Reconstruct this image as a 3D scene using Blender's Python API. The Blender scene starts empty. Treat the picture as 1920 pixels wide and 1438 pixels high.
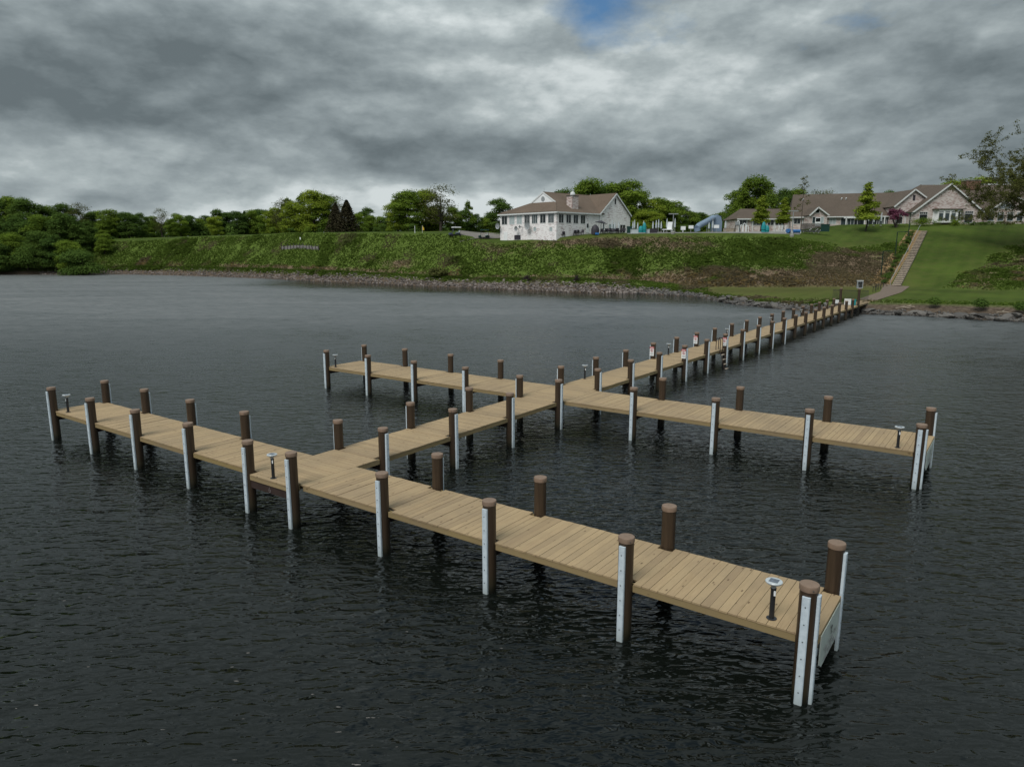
import bpy, math, random
import numpy as np
from mathutils import Vector
random.seed(7); rng = np.random.default_rng(7)
R = math.radians
SC = bpy.context.scene
COL = SC.collection
# ------------------------------------------------------------ camera
FPX = 1327.0; PITCH = R(10.67); CH = 8.4
cam = bpy.data.cameras.new('camera'); camo = bpy.data.objects.new('camera', cam); COL.objects.link(camo)
cam.sensor_width = 36; cam.lens = 36*FPX/1920; cam.clip_start = .1; cam.clip_end = 6000
camo.location = (0, 0, CH); camo.rotation_euler = (R(90)-PITCH, 0, 0)
SC.camera = camo
# ------------------------------------------------------------ exposure, world, sun
SC.view_settings.view_transform = 'Standard'; SC.view_settings.look = 'None'
SC.view_settings.gamma = 1; SC.view_settings.exposure = .7
SC.cycles.max_bounces = 6; SC.cycles.diffuse_bounces = 2; SC.cycles.glossy_bounces = 3
SC.cycles.transparent_max_bounces = 4; SC.cycles.sample_clamp_indirect = 4
SUN_EL, SUN_AZ = R(52), R(215)      # azimuth measured from +Y clockwise: behind the camera, to the left
w = bpy.data.worlds.new('World'); SC.world = w; w.use_nodes = True
nt = w.node_tree; nt.nodes.clear()

class NB:
    """tiny node helper"""
    def __init__(s, tree): s.t = tree
    def n(s, typ, **kw):
        nd = s.t.nodes.new(typ)
        for k, v in kw.items(): setattr(nd, k, v)
        return nd
    def put(s, sock, v):
        if isinstance(v, bpy.types.NodeSocket): s.t.links.new(v, sock)
        elif v is not None: sock.default_value = v
    def m(s, op, a, b=None, c=None, clamp=False):
        nd = s.n('ShaderNodeMath', operation=op); nd.use_clamp = clamp
        s.put(nd.inputs[0], a)
        if b is not None: s.put(nd.inputs[1], b)
        if c is not None: s.put(nd.inputs[2], c)
        return nd.outputs[0]
    def mix(s, f, a, b):
        nd = s.n('ShaderNodeMix', data_type='RGBA')
        s.put(nd.inputs['Factor'], f)
        for k, v in ((6, a), (7, b)):
            if isinstance(v, tuple): v = (*v[:3], 1)
            s.put(nd.inputs[k], v)
        return nd.outputs[2]
    def noise(s, vec, scale, detail=4, rough=.5, dist=0, lac=2):
        nd = s.n('ShaderNodeTexNoise'); s.put(nd.inputs['Vector'], vec)
        nd.inputs['Scale'].default_value = scale; nd.inputs['Detail'].default_value = detail
        nd.inputs['Roughness'].default_value = rough; nd.inputs['Distortion'].default_value = dist
        nd.inputs['Lacunarity'].default_value = lac
        return nd.outputs['Fac']
    def ramp(s, f, stops, interp='LINEAR'):
        nd = s.n('ShaderNodeValToRGB'); s.put(nd.inputs[0], f); cr = nd.color_ramp; cr.interpolation = interp
        while len(cr.elements) < len(stops): cr.elements.new(.5)
        for e, (p, c) in zip(cr.elements, stops):
            e.position = p; e.color = (*c, 1) if isinstance(c, tuple) else (c, c, c, 1)
        return nd.outputs[0]
    def vec(s, x, y, z):
        nd = s.n('ShaderNodeCombineXYZ')
        for i, v in enumerate((x, y, z)): s.put(nd.inputs[i], v)
        return nd.outputs[0]
    def mapr(s, f, a, b, c=0, d=1):
        nd = s.n('ShaderNodeMapRange'); s.put(nd.inputs[0], f)
        for i, v in enumerate((a, b, c, d)): nd.inputs[i+1].default_value = v
        return nd.outputs[0]

def sky_world():
    B = NB(nt)
    out = B.n('ShaderNodeOutputWorld'); bg = B.n('ShaderNodeBackground'); nt.links.new(bg.outputs[0], out.inputs[0])
    sky = B.n('ShaderNodeTexSky', sky_type='NISHITA'); sky.sun_disc = False
    sky.sun_elevation = SUN_EL; sky.sun_rotation = SUN_AZ
    tc = B.n('ShaderNodeTexCoord').outputs['Generated']
    sp = B.n('ShaderNodeSeparateXYZ'); nt.links.new(tc, sp.inputs[0]); x, y, z = sp.outputs
    az = B.m('ARCTAN2', x, y); el = B.m('ARCSINE', z)
    zz = B.m('ADD', B.m('MAXIMUM', z, 0.0), .30)
    px, py = B.m('DIVIDE', x, zz), B.m('DIVIDE', y, zz)
    q0 = B.vec(B.m('ADD', x, 4.0), y, B.m('MULTIPLY', z, 2.2)); q1 = B.vec(B.m('ADD', x, 4.0), y, B.m('MULTIPLY', B.m('ADD', z, .022), 2.2))
    p = B.vec(px, py, 0.0)
    p2 = B.vec(B.m('MULTIPLY', px, 1.0), B.m('ADD', py, .16), 0.0)
    n1 = B.noise(q0, 5.2, 9, .56, 0)
    n2 = B.noise(q1, 5.2, 9, .56, 0)
    fine = B.noise(p, 3.2, 6, .55, .5)
    big = B.noise(B.vec(px, py, 3.7), .42, 3, .5, .6)
    # warp of the azimuth / elevation plane for the large cloud masses
    wn = B.m('SUBTRACT', B.noise(p, 1.3, 5, .6), .5); wm = B.m('SUBTRACT', B.noise(B.vec(px, py, 9.1), 1.3, 5, .6), .5)
    azw = B.m('ADD', az, B.m('MULTIPLY', wn, .16)); elw = B.m('ADD', el, B.m('MULTIPLY', wm, .07))
    blobs = [ # azimuth, elevation, half widths in degrees, brightness
        (-22, 11.5, 20, 4.2, -.30), (-38, 9.0, 16, 2.6, -.12), (0, 6.3, 15, 2.0, -.20), (16, 5.6, 14, 1.7, -.17), (1.5, 12.8, 13, 3.4, .28),
        (-10, 17.5, 8, 4, .14), (14, 10.5, 14, 2.4, .16), (-8, 3.0, 12, 1.2, .30), (-30, 5.8, 12, 1.5, .10), (9, 2.4, 7, 1.2, .24),
        (-33, 18, 7, 4, .10), (34, 11, 11, 9, -.20), (-36, 17, 9, 5, -.10), (-20, 4.0, 22, 1.6, .14), (5, 3.2, 20, 1.4, .08), (28, 4.4, 8, 1.4, -.08), (-25, 2.0, 16, .9, .12), (14,8.2,8,1.0,.10), (22, 16, 9, 3, -.02)]
    acc = None
    for a0, e0, sa, se, am in blobs:
        da = B.m('DIVIDE', B.m('SUBTRACT', azw, R(a0)), R(sa)); de = B.m('DIVIDE', B.m('SUBTRACT', elw, R(e0)), R(se))
        q = B.m('MULTIPLY', B.m('EXPONENT', B.m('MULTIPLY', B.m('ADD', B.m('MULTIPLY', da, da), B.m('MULTIPLY', de, de)), -1.0)), am)
        acc = q if acc is None else B.m('ADD', acc, q)
    v = B.m('ADD', B.m('MULTIPLY', B.m('SUBTRACT', n1, .5), .85), .50)
    v = B.m('ADD', v, B.m('MULTIPLY', B.m('SUBTRACT', n1, n2), 1.25))
    v = B.m('ADD', v, B.m('MULTIPLY', B.m('SUBTRACT', big, .5), .30))
    v = B.m('ADD', v, B.m('MULTIPLY', B.m('SUBTRACT', fine, .5), .12))
    bil = B.m('ABSOLUTE', B.m('SUBTRACT', B.noise(q0, 8.5, 6, .55, 0), .5)); bil2 = B.m('ABSOLUTE', B.m('SUBTRACT', B.noise(q1, 8.5, 6, .55, 0), .5))
    v = B.m('ADD', v, B.m('MULTIPLY', B.m('SUBTRACT', bil, .10), .55)); v = B.m('ADD', v, B.m('MULTIPLY', B.m('SUBTRACT', bil, bil2), .6))
    v = B.m('ADD', v, B.m('MULTIPLY', acc, 1.35))
    v = B.m('ADD', B.m('MULTIPLY', v, .92), .075)
    grey = B.ramp(v, [(0.0, (.120, .148, .160)), (.25, (.175, .210, .224)), (.5, (.255, .298, .312)), (.74, (.36, .41, .42)), (1.0, (.56, .61, .615))])
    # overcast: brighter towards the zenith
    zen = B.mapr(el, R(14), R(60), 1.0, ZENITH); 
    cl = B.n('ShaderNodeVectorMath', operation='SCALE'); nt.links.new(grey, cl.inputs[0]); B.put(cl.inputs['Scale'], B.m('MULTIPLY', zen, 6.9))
    # one gap of blue
    dg = B.m('DIVIDE', B.m('SUBTRACT', azw, R(6.2)), R(4.2)); eg = B.m('DIVIDE', B.m('SUBTRACT', elw, R(17.4)), R(2.9))
    dg2 = B.m('DIVIDE', B.m('SUBTRACT', azw, R(23)), R(8)); eg2 = B.m('DIVIDE', B.m('SUBTRACT', elw, R(14.5)), R(2.0))
    gap = B.m('EXPONENT', B.m('MULTIPLY', B.m('ADD', B.m('MULTIPLY', dg, dg), B.m('MULTIPLY', eg, eg)), -1.0))
    gap2 = B.m('EXPONENT', B.m('MULTIPLY', B.m('ADD', B.m('MULTIPLY', dg2, dg2), B.m('MULTIPLY', eg2, eg2)), -1.0))
    hole = B.m('ADD', gap, B.m('MULTIPLY', gap2, .42))
    hole = B.m('ADD', hole, B.m('MULTIPLY', B.m('SUBTRACT', .5, B.noise(p, 4.5, 7, .62)), 1.7))
    dg3 = B.m('DIVIDE', B.m('SUBTRACT', azw, R(8)), R(24)); eg3 = B.m('DIVIDE', B.m('SUBTRACT', elw, R(46)), R(15))
    hole = B.m('ADD', hole, B.m('MULTIPLY', B.m('EXPONENT', B.m('MULTIPLY', B.m('ADD', B.m('MULTIPLY', dg3, dg3), B.m('MULTIPLY', eg3, eg3)), -1.0)), 1.15))
    g = B.mapr(hole, .35, 1.05, 0, .85)
    skyc = B.n('ShaderNodeVectorMath', operation='MULTIPLY'); nt.links.new(sky.outputs[0], skyc.inputs[0]); skyc.inputs[1].default_value = (.22, .42, .56)
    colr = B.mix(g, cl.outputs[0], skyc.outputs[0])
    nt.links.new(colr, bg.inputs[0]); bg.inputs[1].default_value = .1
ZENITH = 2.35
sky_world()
sun = bpy.data.lights.new('sun', 'SUN'); suno = bpy.data.objects.new('sun', sun); COL.objects.link(suno)
sun.energy = 1.5; sun.angle = R(32); sun.color = (1, .96, .90)
suno.rotation_euler = (R(90)-SUN_EL, 0, math.pi-SUN_AZ)

# ------------------------------------------------------------ helpers
def tag(o, label=None, cat=None, group=None, kind=None):
    for k, v in (('label', label), ('category', cat), ('group', group), ('kind', kind)):
        if v: o[k] = v
    return o
def empty(name, loc=(0, 0, 0), rz=0):
    o = bpy.data.objects.new(name, None); COL.objects.link(o); o.location = loc; o.rotation_euler = (0, 0, rz); o.empty_display_size = .3
    return o
def kids(o): return [c for c in ALLKIDS.get(o.name, [])]
ALLKIDS = {}
def link(o, parent=None):
    if o.name not in COL.objects: COL.objects.link(o)
    if parent: o.parent = parent; ALLKIDS.setdefault(parent.name, []).append(o)
    return o
def copy_tree(o, parent=None):
    c = o.copy(); link(c, parent)
    for ch in kids(o): copy_tree(ch, c)
    return c
class MB:
    def __init__(s, T=None): s.v = []; s.f = []; s.mi = []; s.T = T
    def add(s, vs, fs, mi=0):
        b = len(s.v)
        if s.T: vs = [s.T(*p) for p in vs]
        s.v += [tuple(p) for p in vs]; s.f += [tuple(i+b for i in f) for f in fs]; s.mi += [mi]*len(fs); return s
    def box(s, x0, x1, y0, y1, z0, z1, mi=0):
        return s.add([(x0,y0,z0),(x1,y0,z0),(x1,y1,z0),(x0,y1,z0),(x0,y0,z1),(x1,y0,z1),(x1,y1,z1),(x0,y1,z1)],
              [(3,2,1,0),(4,5,6,7),(0,1,5,4),(1,2,6,5),(2,3,7,6),(3,0,4,7)], mi)
    def tube(s, p0, p1, r0, r1=None, n=10, mi=0, caps=True):
        r1 = r0 if r1 is None else r1
        p0 = Vector(p0); p1 = Vector(p1); d = (p1-p0).normalized(); a = d.orthogonal().normalized(); b = d.cross(a)
        vs = [p + (a*math.cos(t)+b*math.sin(t))*r for p, r in ((p0, r0), (p1, r1)) for t in [2*math.pi*i/n for i in range(n)]]
        fs = [(i, (i+1) % n, n+(i+1) % n, n+i) for i in range(n)]
        if caps: fs += [tuple(range(n))[::-1], tuple(range(n, 2*n))]
        return s.add(vs, fs, mi)
    def lathe(s, prof, n=24, c=(0, 0), mi=0, caps=True):
        vs = [(c[0]+r*math.cos(2*math.pi*i/n), c[1]+r*math.sin(2*math.pi*i/n), z) for r, z in prof for i in range(n)]
        fs = [(k*n+i, k*n+(i+1) % n, (k+1)*n+(i+1) % n, (k+1)*n+i) for k in range(len(prof)-1) for i in range(n)]
        if caps: fs += [tuple(range(n))[::-1], tuple(range((len(prof)-1)*n, len(prof)*n))]
        return s.add(vs, fs, mi)
    def path(s, pts, r, n=8, mi=0):
        for a, b in zip(pts[:-1], pts[1:]): s.tube(a, b, r, n=n, mi=mi)
        return s
    def slab(s, pts, th, mi=0):
        """a planar polygon given thickness th along its normal (downwards/backwards)"""
        P = [Vector(p) for p in pts]; nrm = Vector((0, 0, 0))
        for i in range(len(P)):
            nrm += (P[i]-P[0]).cross(P[(i+1) % len(P)]-P[0])
        nrm.normalize(); Q = [p-nrm*th for p in P]; n = len(P)
        return s.add(P+Q, [tuple(range(n)), tuple(range(n, 2*n))[::-1]]+[(i, n+i, n+(i+1) % n, (i+1) % n) for i in range(n)], mi)
    def build(s, name, mats, parent=None, loc=None, smooth=False):
        me = bpy.data.meshes.new(name); me.from_pydata(s.v, [], s.f)
        for m in (mats if isinstance(mats, (list, tuple)) else [mats]): me.materials.append(m)
        me.polygons.foreach_set('material_index', s.mi)
        if smooth: me.polygons.foreach_set('use_smooth', [True]*len(me.polygons))
        me.update(); o = bpy.data.objects.new(name, me); link(o, parent)
        if loc is not None: o.location = loc
        return o
def autosmooth(o, ang=35):
    me = o.data; me.polygons.foreach_set('use_smooth', [True]*len(me.polygons)); me.set_sharp_from_angle(angle=R(ang)); return o
def quads(name, V, mat, colr=None, parent=None, tris=False):
    """V: (n,k,3) array of faces -> one mesh; colr: (n,3) face colours stored per point"""
    n, k = V.shape[:2]; me = bpy.data.meshes.new(name)
    me.vertices.add(n*k); me.vertices.foreach_set('co', V.reshape(-1).astype(np.float32))
    me.loops.add(n*k); me.loops.foreach_set('vertex_index', np.arange(n*k, dtype=np.int32))
    me.polygons.add(n); me.polygons.foreach_set('loop_start', np.arange(0, n*k, k, dtype=np.int32))
    me.update(calc_edges=True)
    if colr is not None:
        at = me.color_attributes.new('Col', 'FLOAT_COLOR', 'POINT'); c = np.ones((n, k, 4), np.float32); c[:, :, :3] = colr[:, None, :]
        at.data.foreach_set('color', c.reshape(-1))
    me.materials.append(mat); o = bpy.data.objects.new(name, me); link(o, parent); return o
def at(px, py, D):
    """world point seen at photo pixel (px, py) at forward distance D (metres)"""
    a = (px-960)/FPX; b = (719-py)/FPX; k = math.cos(PITCH)+b*math.sin(PITCH)
    return Vector((a/k*D, D, CH+(-math.sin(PITCH)+b*math.cos(PITCH))/k*D))
def zat(py, D): return at(960, py, D).z
def colx(px, D, z=10.0):
    """world x of photo column px at distance D and height z"""
    d = D*math.cos(PITCH)-(z-CH)*math.sin(PITCH); return (px-960)/FPX*d

# ------------------------------------------------------------ materials
MATS = {}
def mat(name, col=(.5, .5, .5), rough=.7, bump=None, var=.0, vscale=3., metal=0, spec=.3, coords='Object', fn=None):
    if name in MATS: return MATS[name]
    m = bpy.data.materials.new(name); m.use_nodes = True; t = m.node_tree; B = NB(t); b = t.nodes['Principled BSDF']
    b.inputs['Base Color'].default_value = (*col, 1); b.inputs['Roughness'].default_value = rough; b.inputs['Metallic'].default_value = metal
    b.inputs['Specular IOR Level'].default_value = spec
    tc = B.n('ShaderNodeTexCoord').outputs[coords]
    if var:
        f = B.noise(tc, vscale, 5, .6)
        c = B.mix(B.mapr(f, .3, .7), tuple(max(0, x*(1-var)) for x in col), tuple(min(1, x*(1+var)) for x in col)); t.links.new(c, b.inputs['Base Color'])
    if bump:
        bp = B.n('ShaderNodeBump'); bp.inputs['Strength'].default_value = bump[1]; bp.inputs['Distance'].default_value = .02
        t.links.new(B.noise(tc, bump[0], 4, .6), bp.inputs['Height']); t.links.new(bp.outputs[0], b.inputs['Normal'])
    if fn: fn(B, t, b, tc)
    MATS[name] = m; return m
def wood_fn(axis, base, dark, light):
    def fn(B, t, b, tc):
        geo = B.n('ShaderNodeNewGeometry'); rnd = geo.outputs['Random Per Island']
        mp = B.n('ShaderNodeMapping'); t.links.new(tc, mp.inputs[0])
        sc = (1.2, 16, 16) if axis == 'X' else (16, 1.2, 16); mp.inputs['Scale'].default_value = sc
        off = B.vec(B.m('MULTIPLY', rnd, 37.0), B.m('MULTIPLY', rnd, 91.0), 0.0); t.links.new(off, mp.inputs['Location'])
        g = B.noise(mp.outputs[0], 1.0, 6, .65, .9)
        mp2 = B.n('ShaderNodeMapping'); t.links.new(tc, mp2.inputs[0]); mp2.inputs['Scale'].default_value = (2.3, 6, 6) if axis == 'X' else (6, 2.3, 6)
        t.links.new(off, mp2.inputs['Location'])
        vo = B.n('ShaderNodeTexVoronoi'); t.links.new(mp2.outputs[0], vo.inputs['Vector']); vo.inputs['Scale'].default_value = 1.0
        knot = B.mapr(vo.outputs['Distance'], .08, .16, 1, 0)
        pick = B.m('GREATER_THAN', B.m('FRACT', B.m('MULTIPLY', vo.outputs['Color'], 7.3)), .35)
        knot = B.m('MULTIPLY', knot, pick)
        c = B.mix(B.mapr(g, .3, .72), light, base)
        c = B.mix(B.mapr(rnd, .3, 1, 0, .6), c, dark)
        rn2 = B.m('FRACT', B.m('MULTIPLY', rnd, 13.7)); c = B.mix(B.m('MULTIPLY', rn2, .45), c, (.38, .285, .165))
        c = B.mix(B.m('MULTIPLY', B.mapr(B.noise(tc, .45, 6, .65), .42, .70), .50), c, (.20, .15, .10))
        c = B.mix(B.m('MULTIPLY', B.mapr(g, .60, .78), .45), c, (.17, .11, .055))
        c = B.mix(B.m('MULTIPLY', knot, .8), c, (.07, .04, .02)); t.links.new(c, b.inputs['Base Color'])
        bp = B.n('ShaderNodeBump'); bp.inputs['Strength'].default_value = .25; bp.inputs['Distance'].default_value = .01
        t.links.new(g, bp.inputs['Height']); t.links.new(bp.outputs[0], b.inputs['Normal'])
    return fn
WB, WD, WL = (.300, .212, .118), (.225, .162, .098), (.385, .28, .162)
M_plankX = mat('plank_wood_cross', rough=.75, fn=wood_fn('X', WB, WD, WL))
M_plankY = mat('plank_wood_long', rough=.75, fn=wood_fn('Y', WB, WD, WL))
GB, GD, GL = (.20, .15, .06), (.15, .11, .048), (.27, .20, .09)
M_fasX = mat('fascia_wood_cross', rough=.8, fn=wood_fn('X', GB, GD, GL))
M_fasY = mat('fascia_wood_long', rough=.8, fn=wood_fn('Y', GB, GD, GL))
def pile_fn(B, t, b, tc):
    sp = B.n('ShaderNodeSeparateXYZ'); t.links.new(tc, sp.inputs[0]); z = sp.outputs[2]
    n = B.noise(tc, 5, 4, .6)
    wet = B.mapr(B.m('ADD', z, B.m('MULTIPLY', n, .12)), .10, .32, 1, 0)
    mp = B.n('ShaderNodeMapping'); t.links.new(tc, mp.inputs[0]); mp.inputs['Scale'].default_value = (22, 22, .8)
    st = B.noise(mp.outputs[0], 1, 4, .6)
    c = B.mix(B.mapr(st, .3, .7), (.030, .019, .0115), (.055, .036, .022)); al = B.mapr(B.m('ADD', z, B.m('MULTIPLY', n, .4)), .25, .85, .75, 0); c = B.mix(al, c, (.022, .024, .012)); c = B.mix(wet, c, (.010, .010, .007)); t.links.new(c, b.inputs['Base Color'])
    t.links.new(B.mapr(wet, 0, 1, .42, .2), b.inputs['Roughness'])
M_pile = mat('brown_sleeve', rough=.42, spec=.4, fn=pile_fn)
M_cap = mat('brown_cap', (.19, .132, .096), .55, var=.14, vscale=9, bump=(40, .1))
def strip_fn(B, t, b, tc):
    sp = B.n('ShaderNodeSeparateXYZ'); t.links.new(tc, sp.inputs[0]); z = sp.outputs[2]
    n = B.noise(tc, 9, 5, .65)
    c = B.mix(B.mapr(n, .35, .75), (.56, .64, .70), (.42, .49, .55))
    dirt = B.m('MULTIPLY', B.mapr(B.m('ADD', z, B.m('MULTIPLY', n, .3)), .12, .55, 1, 0), .55)
    c = B.mix(dirt, c, (.22, .25, .22)); t.links.new(c, b.inputs['Base Color'])
M_strip = mat('white_plastic', rough=.45, spec=.4, fn=strip_fn)
M_bolt = mat('bolt_steel', (.12, .13, .13), .5, metal=.6)
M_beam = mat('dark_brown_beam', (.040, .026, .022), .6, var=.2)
M_black = mat('black_metal', (.015, .016, .019), .45, spec=.5, var=.2)
M_lampw = mat('lamp_plastic', (.42, .46, .48), .25, spec=.6, var=.05)
M_solar = mat('solar_cell', (.10, .12, .15), .2, spec=.6, var=.3, vscale=20)
M_white = mat('white_paint', (.74, .76, .77), .55, var=.06)
M_offwhite = mat('offwhite_trim', (.60, .62, .62), .6, var=.08)
M_red = mat('sign_red', (.42, .035, .035), .5, var=.08)
M_greytext = mat('sign_grey_lines', (.25, .25, .26), .6, var=.05)
M_teal = mat('teal_plastic', (.012, .22, .24), .5, var=.15)
M_green = mat('dark_green_vinyl', (.010, .040, .034), .5, var=.15)
M_blue = mat('blue_plastic', (.03, .13, .34), .45, var=.15)
M_slide = mat('slate_blue_fibreglass', (.17, .23, .31), .4, var=.12)
M_navy = mat('navy_bodywork', (.05, .06, .12), .3, spec=.6, var=.1)
M_tire = mat('rubber_black', (.012, .012, .012), .8, var=.2)
M_glass = mat('window_glass', (.045, .062, .068), .12, spec=.7, var=.5, vscale=.7)
M_glassd = mat('window_glass_dark', (.012, .016, .017), .12, spec=.6, var=.5, vscale=.7)
M_blind = mat('window_blind', (.36, .42, .43), .4, spec=.5, var=.12, vscale=2)
M_grey = mat('grey_metal', (.26, .28, .29), .5, var=.12)
M_iron = mat('dark_iron', (.03, .032, .03), .55, var=.2)
M_gpole = mat('dark_green_pole', (.012, .03, .018), .5, var=.2)
M_umb = mat('umbrella_canvas', (.42, .47, .49), .8, var=.12)
M_furn = mat('dark_patio_furniture', (.035, .032, .040), .6, var=.3)
def brick_fn(B, t, b, tc):
    sp = B.n('ShaderNodeSeparateXYZ'); t.links.new(tc, sp.inputs[0])
    geo = B.n('ShaderNodeNewGeometry'); h = B.m('ADD', sp.outputs[0], B.m('MULTIPLY', sp.outputs[1], 1.0))
    v = B.vec(h, sp.outputs[2], 0.0)
    br = B.n('ShaderNodeTexBrick'); t.links.new(v, br.inputs['Vector']); br.inputs['Scale'].default_value = 1
    br.inputs['Brick Width'].default_value = .52; br.inputs['Row Height'].default_value = .17; br.inputs['Mortar Size'].default_value = .014; br.inputs['Bias'].default_value = -.1
    br.inputs['Color1'].default_value = (0, 0, 0, 1); br.inputs['Color2'].default_value = (1, 1, 1, 1); br.inputs['Mortar'].default_value = (.6, .6, .6, 1)
    f = B.m('ADD', B.m('MULTIPLY', br.outputs['Color'], .62), B.m('MULTIPLY', B.noise(tc, .35, 4, .6), .85))
    c = B.ramp(f, [(.24, DARKB), (.40, MIDB), (.56, LIGHTB), (.80, PALEB)]); t.links.new(c, b.inputs['Base Color'])
DARKB, MIDB, LIGHTB, PALEB = (.27, .19, .19), (.52, .46, .46), (.70, .665, .665), (.80, .78, .78)
M_brick = mat('whitewashed_brick', rough=.85, fn=brick_fn)
DARKB, MIDB, LIGHTB, PALEB = (.15, .09, .078), (.28, .195, .175), (.42, .33, .31), (.55, .50, .48)
M_brick2 = mat('pinkish_whitewashed_brick', rough=.85, fn=brick_fn)
def shingle_fn(c1, c2):
    def fn(B, t, b, tc):
        v = B.n('ShaderNodeMapping'); t.links.new(tc, v.inputs[0]); v.inputs['Scale'].default_value = (1, 1, 1)
        n = B.noise(v.outputs[0], 2.6, 5, .7); n2 = B.noise(tc, .16, 3, .5)
        c = B.mix(B.mapr(B.m('ADD', B.m('MULTIPLY', n, .6), B.m('MULTIPLY', n2, .5)), .38, .75), c1, c2); t.links.new(c, b.inputs['Base Color'])
    return fn
M_roof = mat('brown_shingles', rough=.9, fn=shingle_fn((.092, .066, .048), (.150, .112, .084)))
M_roof2 = mat('grey_brown_shingles', rough=.9, fn=shingle_fn((.074, .058, .045), (.118, .092, .073)))
M_chim = mat('chimney_brick', (.15, .088, .062), .85, var=.3, vscale=4)
def rock_fn(B, t, b, tc):
    oi = B.n('ShaderNodeNewGeometry').outputs['Random Per Island']; n = B.noise(tc, 3, 5, .6)
    c = B.ramp(B.m('ADD', B.m('MULTIPLY', oi, .75), B.m('MULTIPLY', B.m('SUBTRACT', n, .5), .7)), [(0, (.055, .048, .043)), (.45, (.145, .124, .112)), (.75, (.24, .205, .19)), (1, (.42, .38, .36))])
    t.links.new(c, b.inputs['Base Color'])
M_rock = mat('riprap_rock', rough=.9, fn=rock_fn)
def boulder_fn(B, t, b, tc):
    oi = B.n('ShaderNodeNewGeometry').outputs['Random Per Island']; ob = B.n('ShaderNodeObjectInfo').outputs['Random']; n = B.noise(tc, 2.2, 6, .65)
    c = B.ramp(B.m('ADD', B.m('MULTIPLY', B.m('FRACT', B.m('ADD', oi, ob)), .6), B.m('MULTIPLY', n, .45)), [(.1, (.030, .028, .026)), (.5, (.080, .076, .072)), (.8, (.14, .13, .12)), (1, (.26, .25, .235))])
    t.links.new(c, b.inputs['Base Color']); bp = B.n('ShaderNodeBump'); bp.inputs['Strength'].default_value = .8; bp.inputs['Distance'].default_value = .12; t.links.new(n, bp.inputs['Height']); t.links.new(bp.outputs[0], b.inputs['Normal'])
M_boulder = mat('dark_boulder_rock', rough=.9, fn=boulder_fn)
def leaf_mat(name, c1, c2, tr=.25):
    def fn(B, t, b, tc):
        at_ = B.n('ShaderNodeAttribute'); at_.attribute_name = 'Col'
        oi = B.n('ShaderNodeObjectInfo').outputs['Random']
        r = B.n('ShaderNodeSeparateColor'); t.links.new(at_.outputs['Color'], r.inputs[0])
        f = B.m('ADD', B.m('MULTIPLY', r.outputs[0], .75), B.m('MULTIPLY', oi, .35))
        c = B.mix(B.m('MINIMUM', f, 1.0), c1, c2)
        df = B.n('ShaderNodeBsdfDiffuse'); trn = B.n('ShaderNodeBsdfTranslucent'); mx = B.n('ShaderNodeMixShader')
        t.links.new(c, df.inputs[0]); t.links.new(c, trn.inputs[0]); mx.inputs[0].default_value = tr
        t.links.new(df.outputs[0], mx.inputs[1]); t.links.new(trn.outputs[0], mx.inputs[2])
        t.links.new(mx.outputs[0], t.nodes['Material Output'].inputs[0])
    return mat(name, fn=fn)
M_leaf = leaf_mat('leaves_green', (.070, .122, .022), (.205, .285, .040), .35)
M_leafd = leaf_mat('leaves_dark_green', (.042, .082, .022), (.115, .180, .038), .35)
M_leafy = leaf_mat('leaves_yellow_green', (.115, .170, .022), (.275, .340, .044), .35)
M_leafb = leaf_mat('needles_brown_green', (.026, .028, .016), (.080, .068, .040), .1)
M_leafo = leaf_mat('leaves_olive_sparse', (.050, .060, .020), (.130, .135, .045))
M_purple = leaf_mat('blossom_purple', (.07, .022, .042), (.18, .06, .10))
M_bark = mat('bark', (.060, .050, .040), .9, var=.3, vscale=2)
def attr_fn(B, t, b, tc):
    a = B.n('ShaderNodeAttribute'); a.attribute_name = 'Col'
    df = B.n('ShaderNodeBsdfDiffuse'); trn = B.n('ShaderNodeBsdfTranslucent'); mx = B.n('ShaderNodeMixShader'); mx.inputs[0].default_value = .45
    t.links.new(a.outputs['Color'], df.inputs[0]); t.links.new(a.outputs['Color'], trn.inputs[0]); t.links.new(df.outputs[0], mx.inputs[1]); t.links.new(trn.outputs[0], mx.inputs[2]); t.links.new(mx.outputs[0], t.nodes['Material Output'].inputs[0])
M_attr = mat('weeds_and_grass', rough=.95, spec=.1, fn=attr_fn)
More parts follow.
